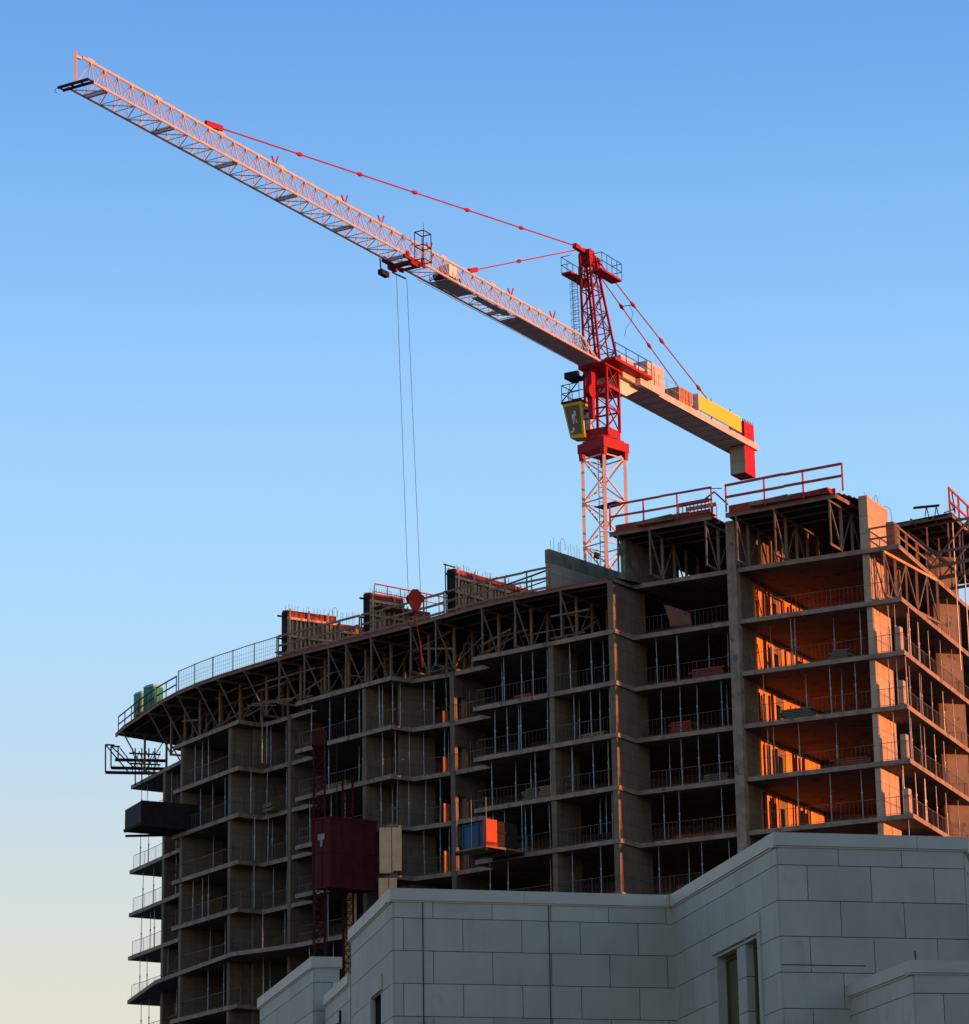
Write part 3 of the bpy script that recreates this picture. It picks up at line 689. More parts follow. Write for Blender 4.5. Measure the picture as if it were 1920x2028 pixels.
MB().bar(a, at(1879,983,171), .05).build('pole', DARK, t); MB().bar(a, at(1886,975,171), .06).build('pole', DARK, t)
MB().bar(at(1870,1016,171), at(1892,1008,171), .06).build('pole', DARK, t)

# ================================================================ TOILETS
def toilet(p, rz, label):
    t = thing('portable_toilet', (0,0,0), label, 'toilet', 'green portable toilets on the curved deck')
    mb = MB(); mb.box(-.55,-.55,.12,.55,.55,2.05)
    for s in (-1,1):
        for u in (-.5,-.2,.15,.45): mb.box(u,s*.565-.015,.2,u+.06,s*.565+.015,2.0); mb.box(s*.565-.015,u,.2,s*.565+.015,u+.06,2.0)
    mb.build('body', GREEN, t)
    MB().box(-.62,-.62,0,.62,.62,.12).build('skid', DARK, t)
    r = MB(); P = [(-.6,-.6),(.6,-.6),(.6,.6),(-.6,.6)]
    i = len(r.v); r.v += [(x,y,2.05) for x,y in P] + [(x*.75,y*.75,2.25) for x,y in P] + [(0,-.2,2.36),(0,.2,2.36)]
    r.f += [(3,2,1,0),(0,1,5,4),(1,2,6,5),(2,3,7,6),(3,0,4,7),(4,5,8),(5,6,9,8),(6,7,9),(7,4,8,9)]
    r.build('roof', WHITEP, t)
    d_ = MB().box(-.4,-.60,.2,.4,-.575,1.95).build('door', GREEN, t)
    MB().box(.28,-.63,1.0,.34,-.60,1.15).build('handle', DARK, d_)
    t.location = p; t.rotation_euler = (0,0,rz); t.scale = (.85,.85,.95); return t
p = plan(263,1430,zd) + dirv(30)*.75; toilet((p.x,p.y,zd), R(-52), 'green portable toilet with a pale roof, left one of the two at the deck end')
p = plan(283,1417,zd) + dirv(30)*.75; toilet((p.x,p.y,zd), R(-40), 'green portable toilet with a pale roof, right one, partly behind the other')

# ================================================================ LEFT END: outrigger truss, dark loading platform
t = thing('outrigger_truss', tuple(at(262,1520,213)), 'black steel truss frame sticking out to the left below the curved deck', 'truss')
Yb = 213.0
for j, (xl, yt, yb, dy) in enumerate(((209,1475,1530,0),(220,1478,1521,1.3),(228,1496,1505,2.4))):
    mb = MB(); mb.bar(at(xl,yb,Yb+dy), at(330,yb+2,Yb+dy), .16, .2)
    if j < 2: mb.bar(at(xl,yt,Yb+dy), at(xl,yb,Yb+dy), .09); mb.bar(at(xl,yt,Yb+dy), at(xl+46,yb,Yb+dy), .09); mb.bar(at(xl,yt,Yb+dy), at(xl+18,yt+1,Yb+dy), .1)
    else: mb.bar(at(234,1478,Yb+dy), at(234,1505,Yb+dy), .09); mb.bar(at(238,1482,Yb+dy), at(258,1508,Yb+dy), .08)
    mb.build('frame', DARK, t)
mb = MB()
for xx in (268, 281, 295, 307): mb.bar(at(xx,1482,Yb+.5), at(xx,1556,Yb+.5), .08)
mb.build('post', DARK, t)
mb = MB()
for yy in (1492, 1512): mb.bar(at(256,yy,Yb+.6), at(318,yy+3,Yb+.6), .1)
for i in range(4): mb.bar(at(262+14*i,1488,Yb+.7), at(276+14*i,1528,Yb+.7), .05); mb.bar(at(276+14*i,1488,Yb+.8), at(262+14*i,1528,Yb+.8), .05)
mb.build('cross_brace', DARK, t)
zL = fl(3)+.35
c0, c1 = plan(280,1628,zL), plan(393,1637,zL)
e = (c1 - c0).normalized(); nn = V((-e.y, e.x)); c2 = plan(248,1646,zL)
t = thing('loading_platform', v3(c0, zL), 'black box sided loading platform jutting out at the left end of the facade', 'platform')
MB().prism([c0, c1, c1 + nn*3.0, c0 + nn*3.0], zL-.18, zL).build('platform_floor', DBROWN, t)
MB().obox(v3(c0,zL), v3(c1-c0,0), v3(nn*.08,0), (0,0,1.42)).build('side_panel', DBROWN, t)
g0 = c0 + nn*.2
MB().obox(v3(c0 + (c2-c0)*.03, zL-.1), v3(c2-c0,0), v3(e*.06,0), (0,0,1.5)).build('side_panel', DARK, t)
MB().bar(v3(c0, zL+1.45), v3(c0, zL-.1), .08).build('corner_post', DBROWN, t)
MB().bar(v3(c2 + V((0,.2)), zL-.3), v3(c1 + nn*1.5, zL-.3), .14).bar(v3(c0, zL-.22), v3(c1, zL-.22), .08).build('beam', DBROWN, t)

# ================================================================ LOADING PLATFORM WITH BLUE BIN AND ORANGE BOX
zp = fl(5)+.02
pl = [plan(x, y, zp) for x, y in ((903,1686),(964,1674),(1038,1685))]
a0, a1, a2 = pl; a3 = a0 + (a2 - a1)
t = thing('loading_platform', v3(a1, zp), 'timber loading platform sticking out of the facade under a blue skip', 'platform')
MB().prism([a0,a1,a2,a3], zp-.1, zp).build('platform_floor', WOODR, t)
mb = MB()
for s in (0, .5, 1): mb.bar(v3(a0.lerp(a3, s), zp-.19), v3(a1.lerp(a2, s), zp-.19), .12, .16)
mb.build('beam', DBROWN, t)
ux, uy = (a0 - a1).normalized(), (a2 - a1).normalized(); Lx, Ly = (a0-a1).length, (a2-a1).length
for s in ((.02,.02),(.98,.02),(.5,.02),(.02,.98)):
    q = a1 + ux*Lx*s[0] + uy*Ly*s[1]; MB().tube(v3(q, zp), v3(q, zp+2.75), .02, 5).build('cable', STEEL, t)
mb = MB().obox(v3(a1 + uy*.3*Ly + ux*.05, zp+.01), v3(uy*Ly*.55,0), v3(ux*.05,0), (0,0,1.45)).obox(v3(a1 + uy*.3*Ly + ux*.03, zp+.8), v3(uy*Ly*.55,0), v3(ux*-.05,0), (0,0,.1)); mb.build('side_panel', DBROWN, t)
q = a1 + ux*(Lx*.12) + uy*.3
t = thing('skip', v3(q, zp), 'blue steel skip standing on the timber loading platform', 'skip')
MB().obox(v3(q, zp+.03), v3(ux*Lx*.75,0), v3(uy*1.5,0), (0,0,1.35)).build('body', BLUE, t)
mb = MB()
for s in (0, .33, .66, 1): mb.obox(v3(q + ux*(Lx*.75*s-.03) - uy*.05, zp+.03), v3(ux*.06,0), v3(uy*.05,0), (0,0,1.35))
mb.obox(v3(q - uy*.06 - ux*.03, zp+1.38), v3(ux*(Lx*.75+.06),0), v3(uy*1.62,0), (0,0,.06)); mb.build('rib', BLUE, t)
q = a1 + uy*.05 + ux*.03
t = thing('steel_box', v3(q, zp), 'upright bright orange steel box at the corner of the timber loading platform', 'box')
MB().obox(v3(q, zp+.02), v3(ux*.12*Lx,0), v3(uy*.28*Ly,0), (0,0,1.5)).build('body', ORANGE, t)
MB().obox(v3(q - uy*.03, zp+.03), v3(ux*.13*Lx,0), v3(uy*.3*Ly,0), (0,0,.2)).build('base_rim', RED, t)

# ================================================================ HOIST
u = V((.82,.57)).normalized(); v_ = V((-.8,.6))
q = at(656,1757,181.5); q = V((q.x, q.y)); zh0, zh1 = at(656,1757,181.5).z, at(656,1617,181.5).z
t = thing('construction_hoist', v3(q, zh0), 'dark red construction hoist with its car halfway up the curved facade', 'hoist')
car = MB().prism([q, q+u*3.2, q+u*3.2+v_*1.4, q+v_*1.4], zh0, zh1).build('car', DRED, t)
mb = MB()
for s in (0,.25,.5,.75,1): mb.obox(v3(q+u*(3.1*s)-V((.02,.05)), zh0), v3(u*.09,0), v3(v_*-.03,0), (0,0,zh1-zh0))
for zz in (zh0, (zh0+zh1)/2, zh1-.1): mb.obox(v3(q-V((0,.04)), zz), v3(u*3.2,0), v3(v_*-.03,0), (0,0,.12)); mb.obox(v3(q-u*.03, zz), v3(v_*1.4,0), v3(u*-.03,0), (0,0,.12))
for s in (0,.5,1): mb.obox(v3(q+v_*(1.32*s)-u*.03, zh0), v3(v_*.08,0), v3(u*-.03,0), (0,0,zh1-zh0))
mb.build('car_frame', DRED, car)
s_ = MB(); o = q + v_*.95 - u*.05
s_.obox(v3(o, zh0+2.85), v3(v_*-.52,0), v3(u*-.012,0), (0,0,.36)); s_.obox(v3(o - v_*.18, zh0+2.45), v3(v_*-.18,0), v3(u*-.012,0), (0,0,.38)); s_.build('sign_plate', mat('faded_sticker', (.35,.28,.27), rough=.6), car)
for nm, cx, W, ztop in (('mast', q + v_*1.9 + u*.9, .65, at(650,1475,187).z), ('mast', q + u*2.9 + v_*1.9, .6, at(745,1560,187).z)):
    m = MB(); C4 = [cx + V((sx*W/2, sy*W/2)) for sx, sy in ((-1,-1),(1,-1),(1,1),(-1,1))]
    for c in C4: m.bar(v3(c, 0), v3(c, ztop), .1)
    z = 12.0; i = 0
    while z < ztop - .7:
        for j in range(4):
            a_, b_ = C4[j], C4[(j+1) % 4]
            m.bar(v3(a_, z), v3(b_, z), .05); m.bar(v3(a_ if i % 2 else b_, z), v3(b_ if i % 2 else a_, z+.75), .05)
        z += .75; i += 1
    if W > .62: m.box(cx.x-.45, cx.y-.45, ztop-.9, cx.x+.45, cx.y+.45, ztop-.1)
    m.build(nm, mat('darker_red', (.07,.008,.007), (.04,.006,.005), rough=.85), t)  # darker red than the hoist car
m = MB()
for s in (.2, 1.1): m.tube(v3(q + v_*s - u*.1, 10), v3(q + v_*s - u*.1, zh0), .03, 5); m.tube(v3(q + v_*s + u*.6, zh1), v3(q + v_*s + u*.6, zh1+4.5), .03, 5)
m.build('cable', DARK, t)

# plywood landing gates beside the hoist
def ply_gate(x0, x1, k, hh, Y, label, wdt=None):
    zb_ = fl(k); a = at(x0, 1700, Y); b = at(x1, 1700, Y)
    a = V((a.x, a.y)); b = V((b.x, b.y))
    t = thing('landing_gate', v3(a, zb_), label, 'gate', 'pale plywood landing gates beside the hoist')
    m_ = a.lerp(b, .55)
    MB().prism([a, m_ - V((.02,0)), m_ - V((.02,-.06)), a + V((0,.06))], zb_+.01, zb_+hh).build('panel', PLY, t)
    MB().prism([m_ + V((.02,0)), b, b + V((0,.06)), m_ + V((.02,.06))], zb_+.15, zb_+hh).build('panel', PLY, t)
    MB().bar(v3(a + V((0,.1)), zb_+hh-.1), v3(b + V((0,.1)), zb_+hh-.1), .08).build('rail', WOODR, t)
    return t
zz = E1
ply_gate(752, 796, 5, 2.72, 182.9, 'pale plywood panel gate right of the red hoist car, tallest and brightest')
ply_gate(750, 786, 6, 2.72, 182.9, 'pale plywood gate one floor below the brightest one, cut by the stone parapet')
ply_gate(688, 706, 6, 2.72, 185.2, 'narrow orange plywood gate below the hoist car')
ply_gate(683, 702, 7, 2.72, 185.2, 'narrow orange plywood gate lowest, just above the stone parapet corner')

# ================================================================ TOWER CRANE
O = V((7.5, 187.2)); j = V((-.5155,-.8569)); nv = V((.8569,-.5155)); ZJ = 63.0 + EYE
def W(t, n, z): return V((O.x + j.x*t + nv.x*n, O.y + j.y*t + nv.y*n, z))     # t along the jib (towards its tip), n to the right-hand side
crane = thing('tower_crane', (O.x, O.y, fl(1)), 'red and cream tower crane with a long lattice jib rising behind the building', 'crane')
# mast
ms = 1.87; ang = R(44); mx, my = V((cos(ang), sin(ang)))*ms, V((-sin(ang), cos(ang)))*ms
Mc = [O - mx/2 - my/2, O + mx/2 - my/2, O + mx/2 + my/2, O - mx/2 + my/2]
zt_ = at(1200,897,186).z; zb_ = fl(1)
mb = MB()
for c in Mc: mb.bar(v3(c, zb_), v3(c, zt_), .2, .2)
mast = mb.build('mast', CREAM, crane)
# align the leg section with the mast faces
br = MB(); z = zt_; i = 0; step = 1.42
while z > zb_ + step:
    for q in range(4):
        a_, b_ = Mc[q], Mc[(q+1) % 4]
        br.bar(v3(a_, z-.05), v3(b_, z-.05), .07) if i % 2 == 0 else None
        if (i + q) % 2: br.bar(v3(a_, z), v3(b_, z-step), .08)
        else: br.bar(v3(b_, z), v3(a_, z-step), .08)
    z -= step; i += 1
br.build('bracing', CREAM, mast)
ld = MB()
lp = [O + V((-.35,.1)), O + V((.0,.25))]
for a_ in lp: ld.bar(v3(a_, zb_), v3(a_, zt_), .045)
z = zb_
while z < zt_: ld.bar(v3(lp[0], z), v3(lp[1], z), .03); z += .32
ld.build('ladder', DARK, mast)
for zz_, s in ((zt_-3.0, 1), (zt_-8.4, -1)):
    MB().prism([O + mx*.46*s - my*.46, O + mx*.46*s + my*.46, O + my*.46, O - my*.46], zz_, zz_+.06).build('rest_platform', DARK, mast)
for dx, dz in ((-.75, -6.6), (.75, -6.4)):
    c = V((O.x + dx, O.y - .95, zt_ + dz)); MB().obox(c, (.3,.1,-.1), (-.08,.25,0), (.05,0,.32)).build('floodlight', DARK, mast)
# collar, turntable
def sq(mb, s, z0, z1, a=ang, c=O, s2=None):
    s2 = s2 or s
    P = []
    for ss, z in ((s, z0), (s2, z1)):
        x_, y_ = V((cos(a), sin(a)))*ss/2, V((-sin(a), cos(a)))*ss/2
        P += [v3(c - x_ - y_, z), v3(c + x_ - y_, z), v3(c + x_ + y_, z), v3(c - x_ + y_, z)]
    return mb.hexa(P)
zc0, zc1 = at(1200,887,186).z, at(1200,871,186).z
mb = MB(); sq(mb, 2.3, zc0, zc1+.06)
x_, y_ = V((cos(ang), sin(ang))), V((-sin(ang), cos(ang)))
for c in Mc:
    q = c + (c - O).normalized()*.02; mb.hexa([v3(q + x_*sx*.13 + y_*sy*.13, z) for z in (zt_-.15,) for sx, sy in ((-1,-1),(1,-1),(1,1),(-1,1))] + [v3(q + x_*sx*.16 + y_*sy*.16, zc0+.02) for sx, sy in ((-1,-1),(1,-1),(1,1),(-1,1))])
mb.build('collar', RED, crane)
mb = MB(); sq(mb, 1.85, zc1+.063, zc1+.25); mb.tube(v3(O, zc1+.25), v3(O, zc1+.42), 1.0, 28)
mb.build('slewing_ring', RED, crane)
zs0, zs1 = at(1200,850,186).z, at(1200,722,186).z
mb = MB(); sa = R(59); sq(mb, 1.62, zc1+.42, zs0+.25, atan2(.515,.857)*-1+pi/2)
mb.build('turntable_box', RED, crane)
# slewing tower
hs = .78
def corners(h, t0=0): return [(t0-h, -h), (t0-h, h), (t0+h, h), (t0+h, -h)]
mb = MB(); Sc = corners(hs)
for t0, n0 in Sc: mb.bar(W(t0, n0, zs0+.2), W(t0, n0, ZJ), .15, .15, up=(j.x, j.y, 0))
st = mb.build('slewing_tower', RED, crane)
mb = MB(); nz = 3; hz = (ZJ - zs0 - .2)/nz
for i in range(nz):
    za, zb2 = zs0+.2+hz*i, zs0+.2+hz*(i+1)
    for q in range(4):
        (t0, n0), (t1, n1) = Sc[q], Sc[(q+1) % 4]
        mb.bar(W(t0,n0,zb2-.05), W(t1,n1,zb2-.05), .1 if i != 1 else .2)
        mb.bar(W(t0,n0,za), W(t1,n1,zb2), .07); 
        if (i+q) % 2: mb.bar(W(t1,n1,za), W(t0,n0,zb2), .05)
mb.build('bracing', RED, st)
# red platform at jib level, service platforms
mb = MB()
def wbox(mb, t0, t1, n0, n1, z0, z1):
    return mb.hexa([W(t0,n0,z0), W(t1,n0,z0), W(t1,n1,z0), W(t0,n1,z0), W(t0,n0,z1), W(t1,n0,z1), W(t1,n1,z1), W(t0,n1,z1)])
wbox(mb, -3.6, 1.3, .95, 1.75, ZJ-.06, ZJ+.14); wbox(mb, -1.2, 1.2, -1.0, .95, ZJ-.2, ZJ+.1)
pf = mb.build('side_platform', RED, crane)
mb = MB()
P = [W(1.2,1.7,ZJ+1.1), W(-.9,1.7,ZJ+1.1), W(-1.6,1.7,ZJ+1.1), W(-3.6,1.7,ZJ+1.1)]
mb.bar(P[0], P[3], .04); mb.bar(W(1.2,1.7,ZJ+.6), W(-3.6,1.7,ZJ+.6), .03)
for t0 in (1.2, -.2, -1.8, -3.55): mb.bar(W(t0,1.7,ZJ+.1), W(t0,1.7,ZJ+1.12), .05)
mb.build('railing', DARK, pf)
mb = MB(); wbox(mb, .5, 1.5, -1.85, -.85, ZJ-.75, ZJ-.62); wbox(mb, 1.2, 1.5, -1.85, -.9, ZJ-.62, ZJ-.35); cb_ = mb.build('service_platform', DARK, crane)
MB().tube(W(1.45,.12,ZJ-1.9), W(1.45,-.22,ZJ-1.9), .42, 20).build('slewing_motor', RED, crane)
mb = MB(); wbox(mb, 1.0, 1.9, -.55, .35, ZJ-2.9, ZJ-.4)
mb.v = [tuple(V(p)) for p in mb.v]
# tapered red gusset below the jib root
g = MB(); g.hexa([W(1.05,-.25,ZJ-3.6), W(1.3,-.25,ZJ-3.6), W(1.3,.05,ZJ-3.6), W(1.05,.05,ZJ-3.6), W(.95,-.35,ZJ-.6), W(1.5,-.35,ZJ-.6), W(1.5,.1,ZJ-.6), W(.95,.1,ZJ-.6)]); g.build('jib_root_bracket', RED, crane)
# cab
zc_t, zc_b = at(1150,776,184.5).z, at(1150,846,184.5).z
def cabp(t, n, z): return W(.2 + t, -.68 - n, z)
cb = MB(); F0 = 1.15     # front leans back towards its foot
cb.hexa([cabp(0,0,zc_b), cabp(F0-.25,0,zc_b), cabp(F0-.25,1.05,zc_b+.12), cabp(0,1.05,zc_b+.12), cabp(0,0,zc_t), cabp(F0+.15,0,zc_t), cabp(F0+.15,1.35,zc_t), cabp(0,1.35,zc_t)])
cab = cb.build('cab', YEL, crane)
MB().hexa([cabp(-.05,-.05,zc_t), cabp(F0+.25,-.05,zc_t), cabp(F0+.25,1.4,zc_t), cabp(-.05,1.4,zc_t), cabp(-.05,-.05,zc_t+.12), cabp(F0+.25,-.05,zc_t+.12), cabp(F0+.25,1.4,zc_t+.12), cabp(-.05,1.4,zc_t+.12)]).build('roof', DRED, cab)
def fr(t_off, n, s):   # point on the front glass plane
    z = zc_b + (zc_t - zc_b)*s; return W(.2 + F0-.25+.4*s + t_off, -.68 - n, z)
gl = MB().hexa([fr(-.02,.16,.12), fr(.02,.16,.12), fr(.02,.98,.14), fr(-.02,.98,.14), fr(-.02,.16,.92), fr(.02,.16,.92), fr(.02,1.2,.92), fr(-.02,1.2,.92)]); gl.build('window', GLASS, cab)
st_ = MB()
for (n, s, dn, ds) in ((.55,.52,.2,.16),(.45,.62,.14,.14),(.62,.42,.1,.14),(.42,.42,.08,.1),(.74,.18,.22,.05),(.66,.22,.14,.1)):
    st_.hexa([fr(.024,n,s), fr(.032,n,s), fr(.032,n+dn,s), fr(.024,n+dn,s), fr(.024,n,s+ds), fr(.032,n,s+ds), fr(.032,n+dn,s+ds), fr(.024,n+dn,s+ds)])
st_.build('sticker', WHITE, cab)
MB().hexa([cabp(.2,-.012,zc_b+.35), cabp(.85,-.012,zc_b+.35), cabp(.85,0.0,zc_b+.35), cabp(.2,0.0,zc_b+.35), cabp(.2,-.012,zc_t-.2), cabp(1.05,-.012,zc_t-.2), cabp(1.05,0,zc_t-.2), cabp(.2,0,zc_t-.2)]).build('side_window', GLASS, cab)
mb = MB()
for (a_, b_) in (((0,1.35),(F0+.2,1.35)), ((F0+.2,1.35),(F0+.2,.1)), ((0,1.35),(-.05,.1))):
    for hh in (.55, 1.1): mb.bar(cabp(*a_, zc_t+.12+hh), cabp(*b_, zc_t+.12+hh), .045)
for a_ in ((0,1.35),(F0+.2,1.35),(F0+.2,.75),(F0+.2,.1),(.5,1.35)): mb.bar(cabp(*a_, zc_t+.1), cabp(*a_, zc_t+1.24), .045)
mb.bar(cabp(F0+.2,1.35,zc_t+.15), cabp(.9,-.1,zc_t+1.9), .06); mb.build('railing', DARK, cab)

# jib
TL = 52.6; t_root = 1.35; hb = .70; hj = 1.52
def jw(t): return hb if t < 47 else hb
NP = 46; dt = (TL - t_root - .6)/NP
jib = thing('x', (0,0,0), None, None) if False else None
mb = MB(); rch = .068
mb.tube(W(t_root,hb,ZJ), W(TL,hb,ZJ), rch, 8); mb.tube(W(t_root,-hb,ZJ), W(TL,-hb,ZJ), rch, 8)
mb.tube(W(t_root+1.2,0,ZJ+hj), W(TL-.2,0,ZJ+hj), .075, 8)
mb.tube(W(t_root+1.2,0,ZJ+hj), W(t_root-.2,.35,ZJ+.2), .05, 6); mb.tube(W(t_root+1.2,0,ZJ+hj), W(t_root-.2,-.35,ZJ+.2), .05, 6)
jo = mb.build('jib', CREAM, crane)
mb = MB(); rd_ = .028
for i in range(NP):
    ta, tb = t_root + .3 + dt*i, t_root + .3 + dt*(i+1); tm = (ta+tb)/2
    for s in (-1, 1):
        mb.tube(W(ta, s*hb, ZJ), W(tm, 0, ZJ+hj), rd_, 5); mb.tube(W(tm, 0, ZJ+hj), W(tb, s*hb, ZJ), rd_, 5)
        if i % 2 == 0: mb.tube(W(tm, 0, ZJ+hj), W(tm, s*hb, ZJ), rd_*.75, 5)
mb.build('side_lacing', CREAM, jo)
mb = MB()
for i in range(NP):
    ta, tb = t_root + .3 + dt*i, t_root + .3 + dt*(i+1)
    s = 1 if i % 2 else -1
    mb.tube(W(ta, s*hb, ZJ-.02), W(tb, -s*hb, ZJ-.02), rd_, 5); mb.tube(W(ta, -hb, ZJ-.02), W(ta, hb, ZJ-.02), rd_*.9, 5)
    if i % 5 == 0: mb.bar(W(ta, -hb, ZJ-.03), W(ta, hb, ZJ-.03), .13, .1); mb.bar(W(ta+.28, -hb, ZJ-.03), W(ta+.28, hb, ZJ-.03), .09, .08)
mb.build('bottom_lacing', GREYP, jo)
# splice plates on the top chord, spacer forks carrying the tie bar
for i in range(5, NP, 5):
    mb = MB()
    t0 = t_root + .3 + dt*(i+.5); mb.obox(W(t0-.28,-.05,ZJ+hj-.06), v3(j*.56,0), v3(nv*.1,0), (0,0,.2))
    mb.build('splice_plate', CREAM, jo)
for px in (545, 683, 755, 851, 1012, 1095):
    # where the fork stands on the top chord
    lo, hi = t_root, TL
    for _ in range(40):
        mid = (lo+hi)/2
        if pj(W(mid,0,ZJ+hj))[0] > px: lo = mid
        else: hi = mid
    t0 = lo
    mb = MB()
    for s in (-1, 1): mb.bar(W(t0,s*.05,ZJ+hj+.05), W(t0-s*.12,s*.12,ZJ+hj+.5), .07)
    mb.build('tie_fork', RED, jo)
# tip frame
mb = MB()
mb.bar(W(TL-.1,0,ZJ+hj-.1), W(TL+.35,0,ZJ+hj-.15), .12); mb.build('tip_plate', CREAM, jo)
MB().bar(W(TL+.3,0,ZJ-.0), W(TL+.35,0,ZJ+hj+.15), .11, .14).build('tip_post', CREAM, jo)
mb = MB()
mb.bar(W(TL+.35,-hb-.35,ZJ-.05), W(TL+.35,hb+.15,ZJ-.05), .1, .12); mb.bar(W(TL-.05,-hb-.35,ZJ-.05), W(TL-.05,hb+.15,ZJ-.05), .1, .12)
for s in (-1.0,-.3,.3,.85): mb.bar(W(TL-.05,s,ZJ-.05), W(TL+.35,s,ZJ-.05), .06)
mb.build('tip_frame', DARK, jo)
mb = MB()
for s in (0,1,2,3,4,5,6): 
    t1, t2 = pi*s/6 - pi/2, pi*(s+1)/6 - pi/2
    if s < 6: mb.tube(W(TL+.35+.0, -hb-.42-.12*cos(t1), ZJ-.18+.12*sin(t1)), W(TL+.35, -hb-.42-.12*cos(t2), ZJ-.18+.12*sin(t2)), .018, 5)
mb.build('hook_ring', DARK, jo)
# walkway in the inner part of the jib
def t_at(px, n=0, z=ZJ):
    lo, hi = t_root, TL
    for _ in range(40):
        mid = (lo+hi)/2
        if pj(W(mid,n,z))[0] > px: lo = mid
        else: hi = mid
    return lo
ta, tb = t_root+.1, t_at(1010)
mb = MB(); wbox(mb, ta, tb, -hb+.07, hb-.1, ZJ+.02, ZJ+.05)
for t0, t1, n0, n1 in ((t_at(1000), t_at(935), -.05, .45), (t_at(925), t_at(872), -.6, .5)): wbox(mb, t0, t1, n0, n1, ZJ+.02, ZJ+.05)
mb.build('walkway', GREYP, jo)
MB().tube(W(ta,-hb-.09,ZJ-.04), W(t_at(850),-hb-.1,ZJ-.1), .018, 5).build('power_cable', GREYP, jo)
# trolley winch box inside the jib
t0 = t_at(893); mb = MB(); wbox(mb, t0-.1, t0+.75, -.35, .38, ZJ+.42, ZJ+1.12); wn = mb.build('trolley_winch', GREYP, jo)
mb = MB(); wbox(mb, t0+.75, t0+1.3, -.4, .3, ZJ+.12, ZJ+.42); mb.tube(W(t0-.3,-.3,ZJ+.3), W(t0-.3,.4,ZJ+.3), .22, 14); mb.tube(W(t0+.9,-.4,ZJ+.3), W(t0+.9,.4,ZJ+.3), .2, 14); mb.build('drum', DARK, wn)
# trolley
tt = t_at(797)
mb = MB()
for s in (-1, 1):
    mb.bar(W(tt-1.25,s*(hb+.03),ZJ-.12), W(tt+.95,s*(hb+.03),ZJ-.12), .12, .2)
    for o in (-.95, .65): mb.tube(W(tt+o,s*(hb+.02),ZJ+.05), W(tt+o,s*(hb+.14),ZJ+.05), .16, 12)
    mb.obox(W(tt-.4, s*(hb)-.12, ZJ-.45), v3(j*.7,0), v3(nv*.24,0), (0,0,.4))
mb.bar(W(tt+.1,-hb,ZJ-.28), W(tt+.1,hb,ZJ-.28), .28, .2); mb.bar(W(tt-.8,-hb,ZJ-.24), W(tt-.8,hb,ZJ-.24), .12, .14)
tro = mb.build('trolley', mat('worn_red', (.26,.012,.015), (.15,.01,.012), rough=.6, scale=2), crane)
mb = MB(); mb.bar(W(tt+1.1,-hb-.1,ZJ-.05), W(tt+.9,-hb-.15,ZJ-.9), .08); mb.obox(W(tt+.35,-hb-.25,ZJ-1.0), v3(j*.75,0), v3(nv*.3,0), (0,0,.3)); mb.bar(W(tt-.2,-hb-.1,ZJ-.5), W(tt-1.6,-hb-.1,ZJ-.45), .07)
mb.build('buffer', DARK, tro)
mb = MB(); b0 = [(tt-.75,hb+.1),(tt-.75,hb+.95),(tt+.25,hb+.95),(tt+.25,hb+.1)]
c_ = [(tt-.95,.0),(tt-.95,.6),(tt-.15,.6),(tt-.15,.0)]
for z in (ZJ-.1, ZJ+.75, ZJ+1.6):
    for q in range(4): mb.bar(W(c_[q][0], c_[q][1]+.75, z), W(c_[(q+1) % 4][0], c_[(q+1) % 4][1]+.75, z), .05)
for q in c_: mb.bar(W(q[0],q[1]+.75,ZJ-.2), W(q[0],q[1]+.75,ZJ+1.6), .055)
mb.bar(W(c_[2][0],c_[2][1]+.75,ZJ+1.6), W(c_[2][0],c_[2][1]+.75,ZJ+2.0), .03); mb.build('service_basket', DRED, tro)
# ropes and hook block
hk = at(823,1190,165.5)
zr_ = ZJ - .4
ra, rb_ = at(785.5,541,pj and 167.9), at(806,553,168.6)
mb = MB(); mb.tube((ra.x, ra.y, ra.z), at(809,1180,165.5), .013, 5); mb.tube((rb_.x, rb_.y, rb_.z), at(833.5,1176,165.6), .013, 5); mb.build('hoist_rope', DARK, crane)
hkm = MB()
for (r0, za, r1, zb3) in ((.16,.62,.34,.36),(.34,.36,.40,.08),(.40,.08,.30,-.25),(.30,-.25,.12,-.62)):
    hkm.hexa([hk + V((-r0,-.16,za)), hk + V((r0,-.16,za)), hk + V((r0,.16,za)), hk + V((-r0,.16,za)), hk + V((-r1,-.16,zb3)), hk + V((r1,-.16,zb3)), hk + V((r1,.16,zb3)), hk + V((-r1,.16,zb3))])
for s in (-1,1): hkm.tube(hk + V((s*.32,-.12,.12)), hk + V((s*.32,.12,.12)), .2, 16)
hkb = hkm.build('hook_block', DRED, crane)
P = [hk + V((0,0,-.6)), hk + V((0,0,-1.0))] + [hk + V((-.2+.2*cos(t), 0, -1.15+.2*sin(t)-.05)) for t in [0 - pi*i/5 for i in range(6)]]
MB().path(P, .05, 7).build('hook', DARK, hkb)
P = [hk + V((.02,0,-1.2)), hk + V((.22,.2,-2.2)), hk + V((.15,.3,-3.8))]
MB().path(P, .03, 6).build('chain_sling', DRED, hkb)
MB().tube(P[1], P[1] + V((.12,0,-1.5)), .07, 6).build('sling_strap', DRED, hkb)

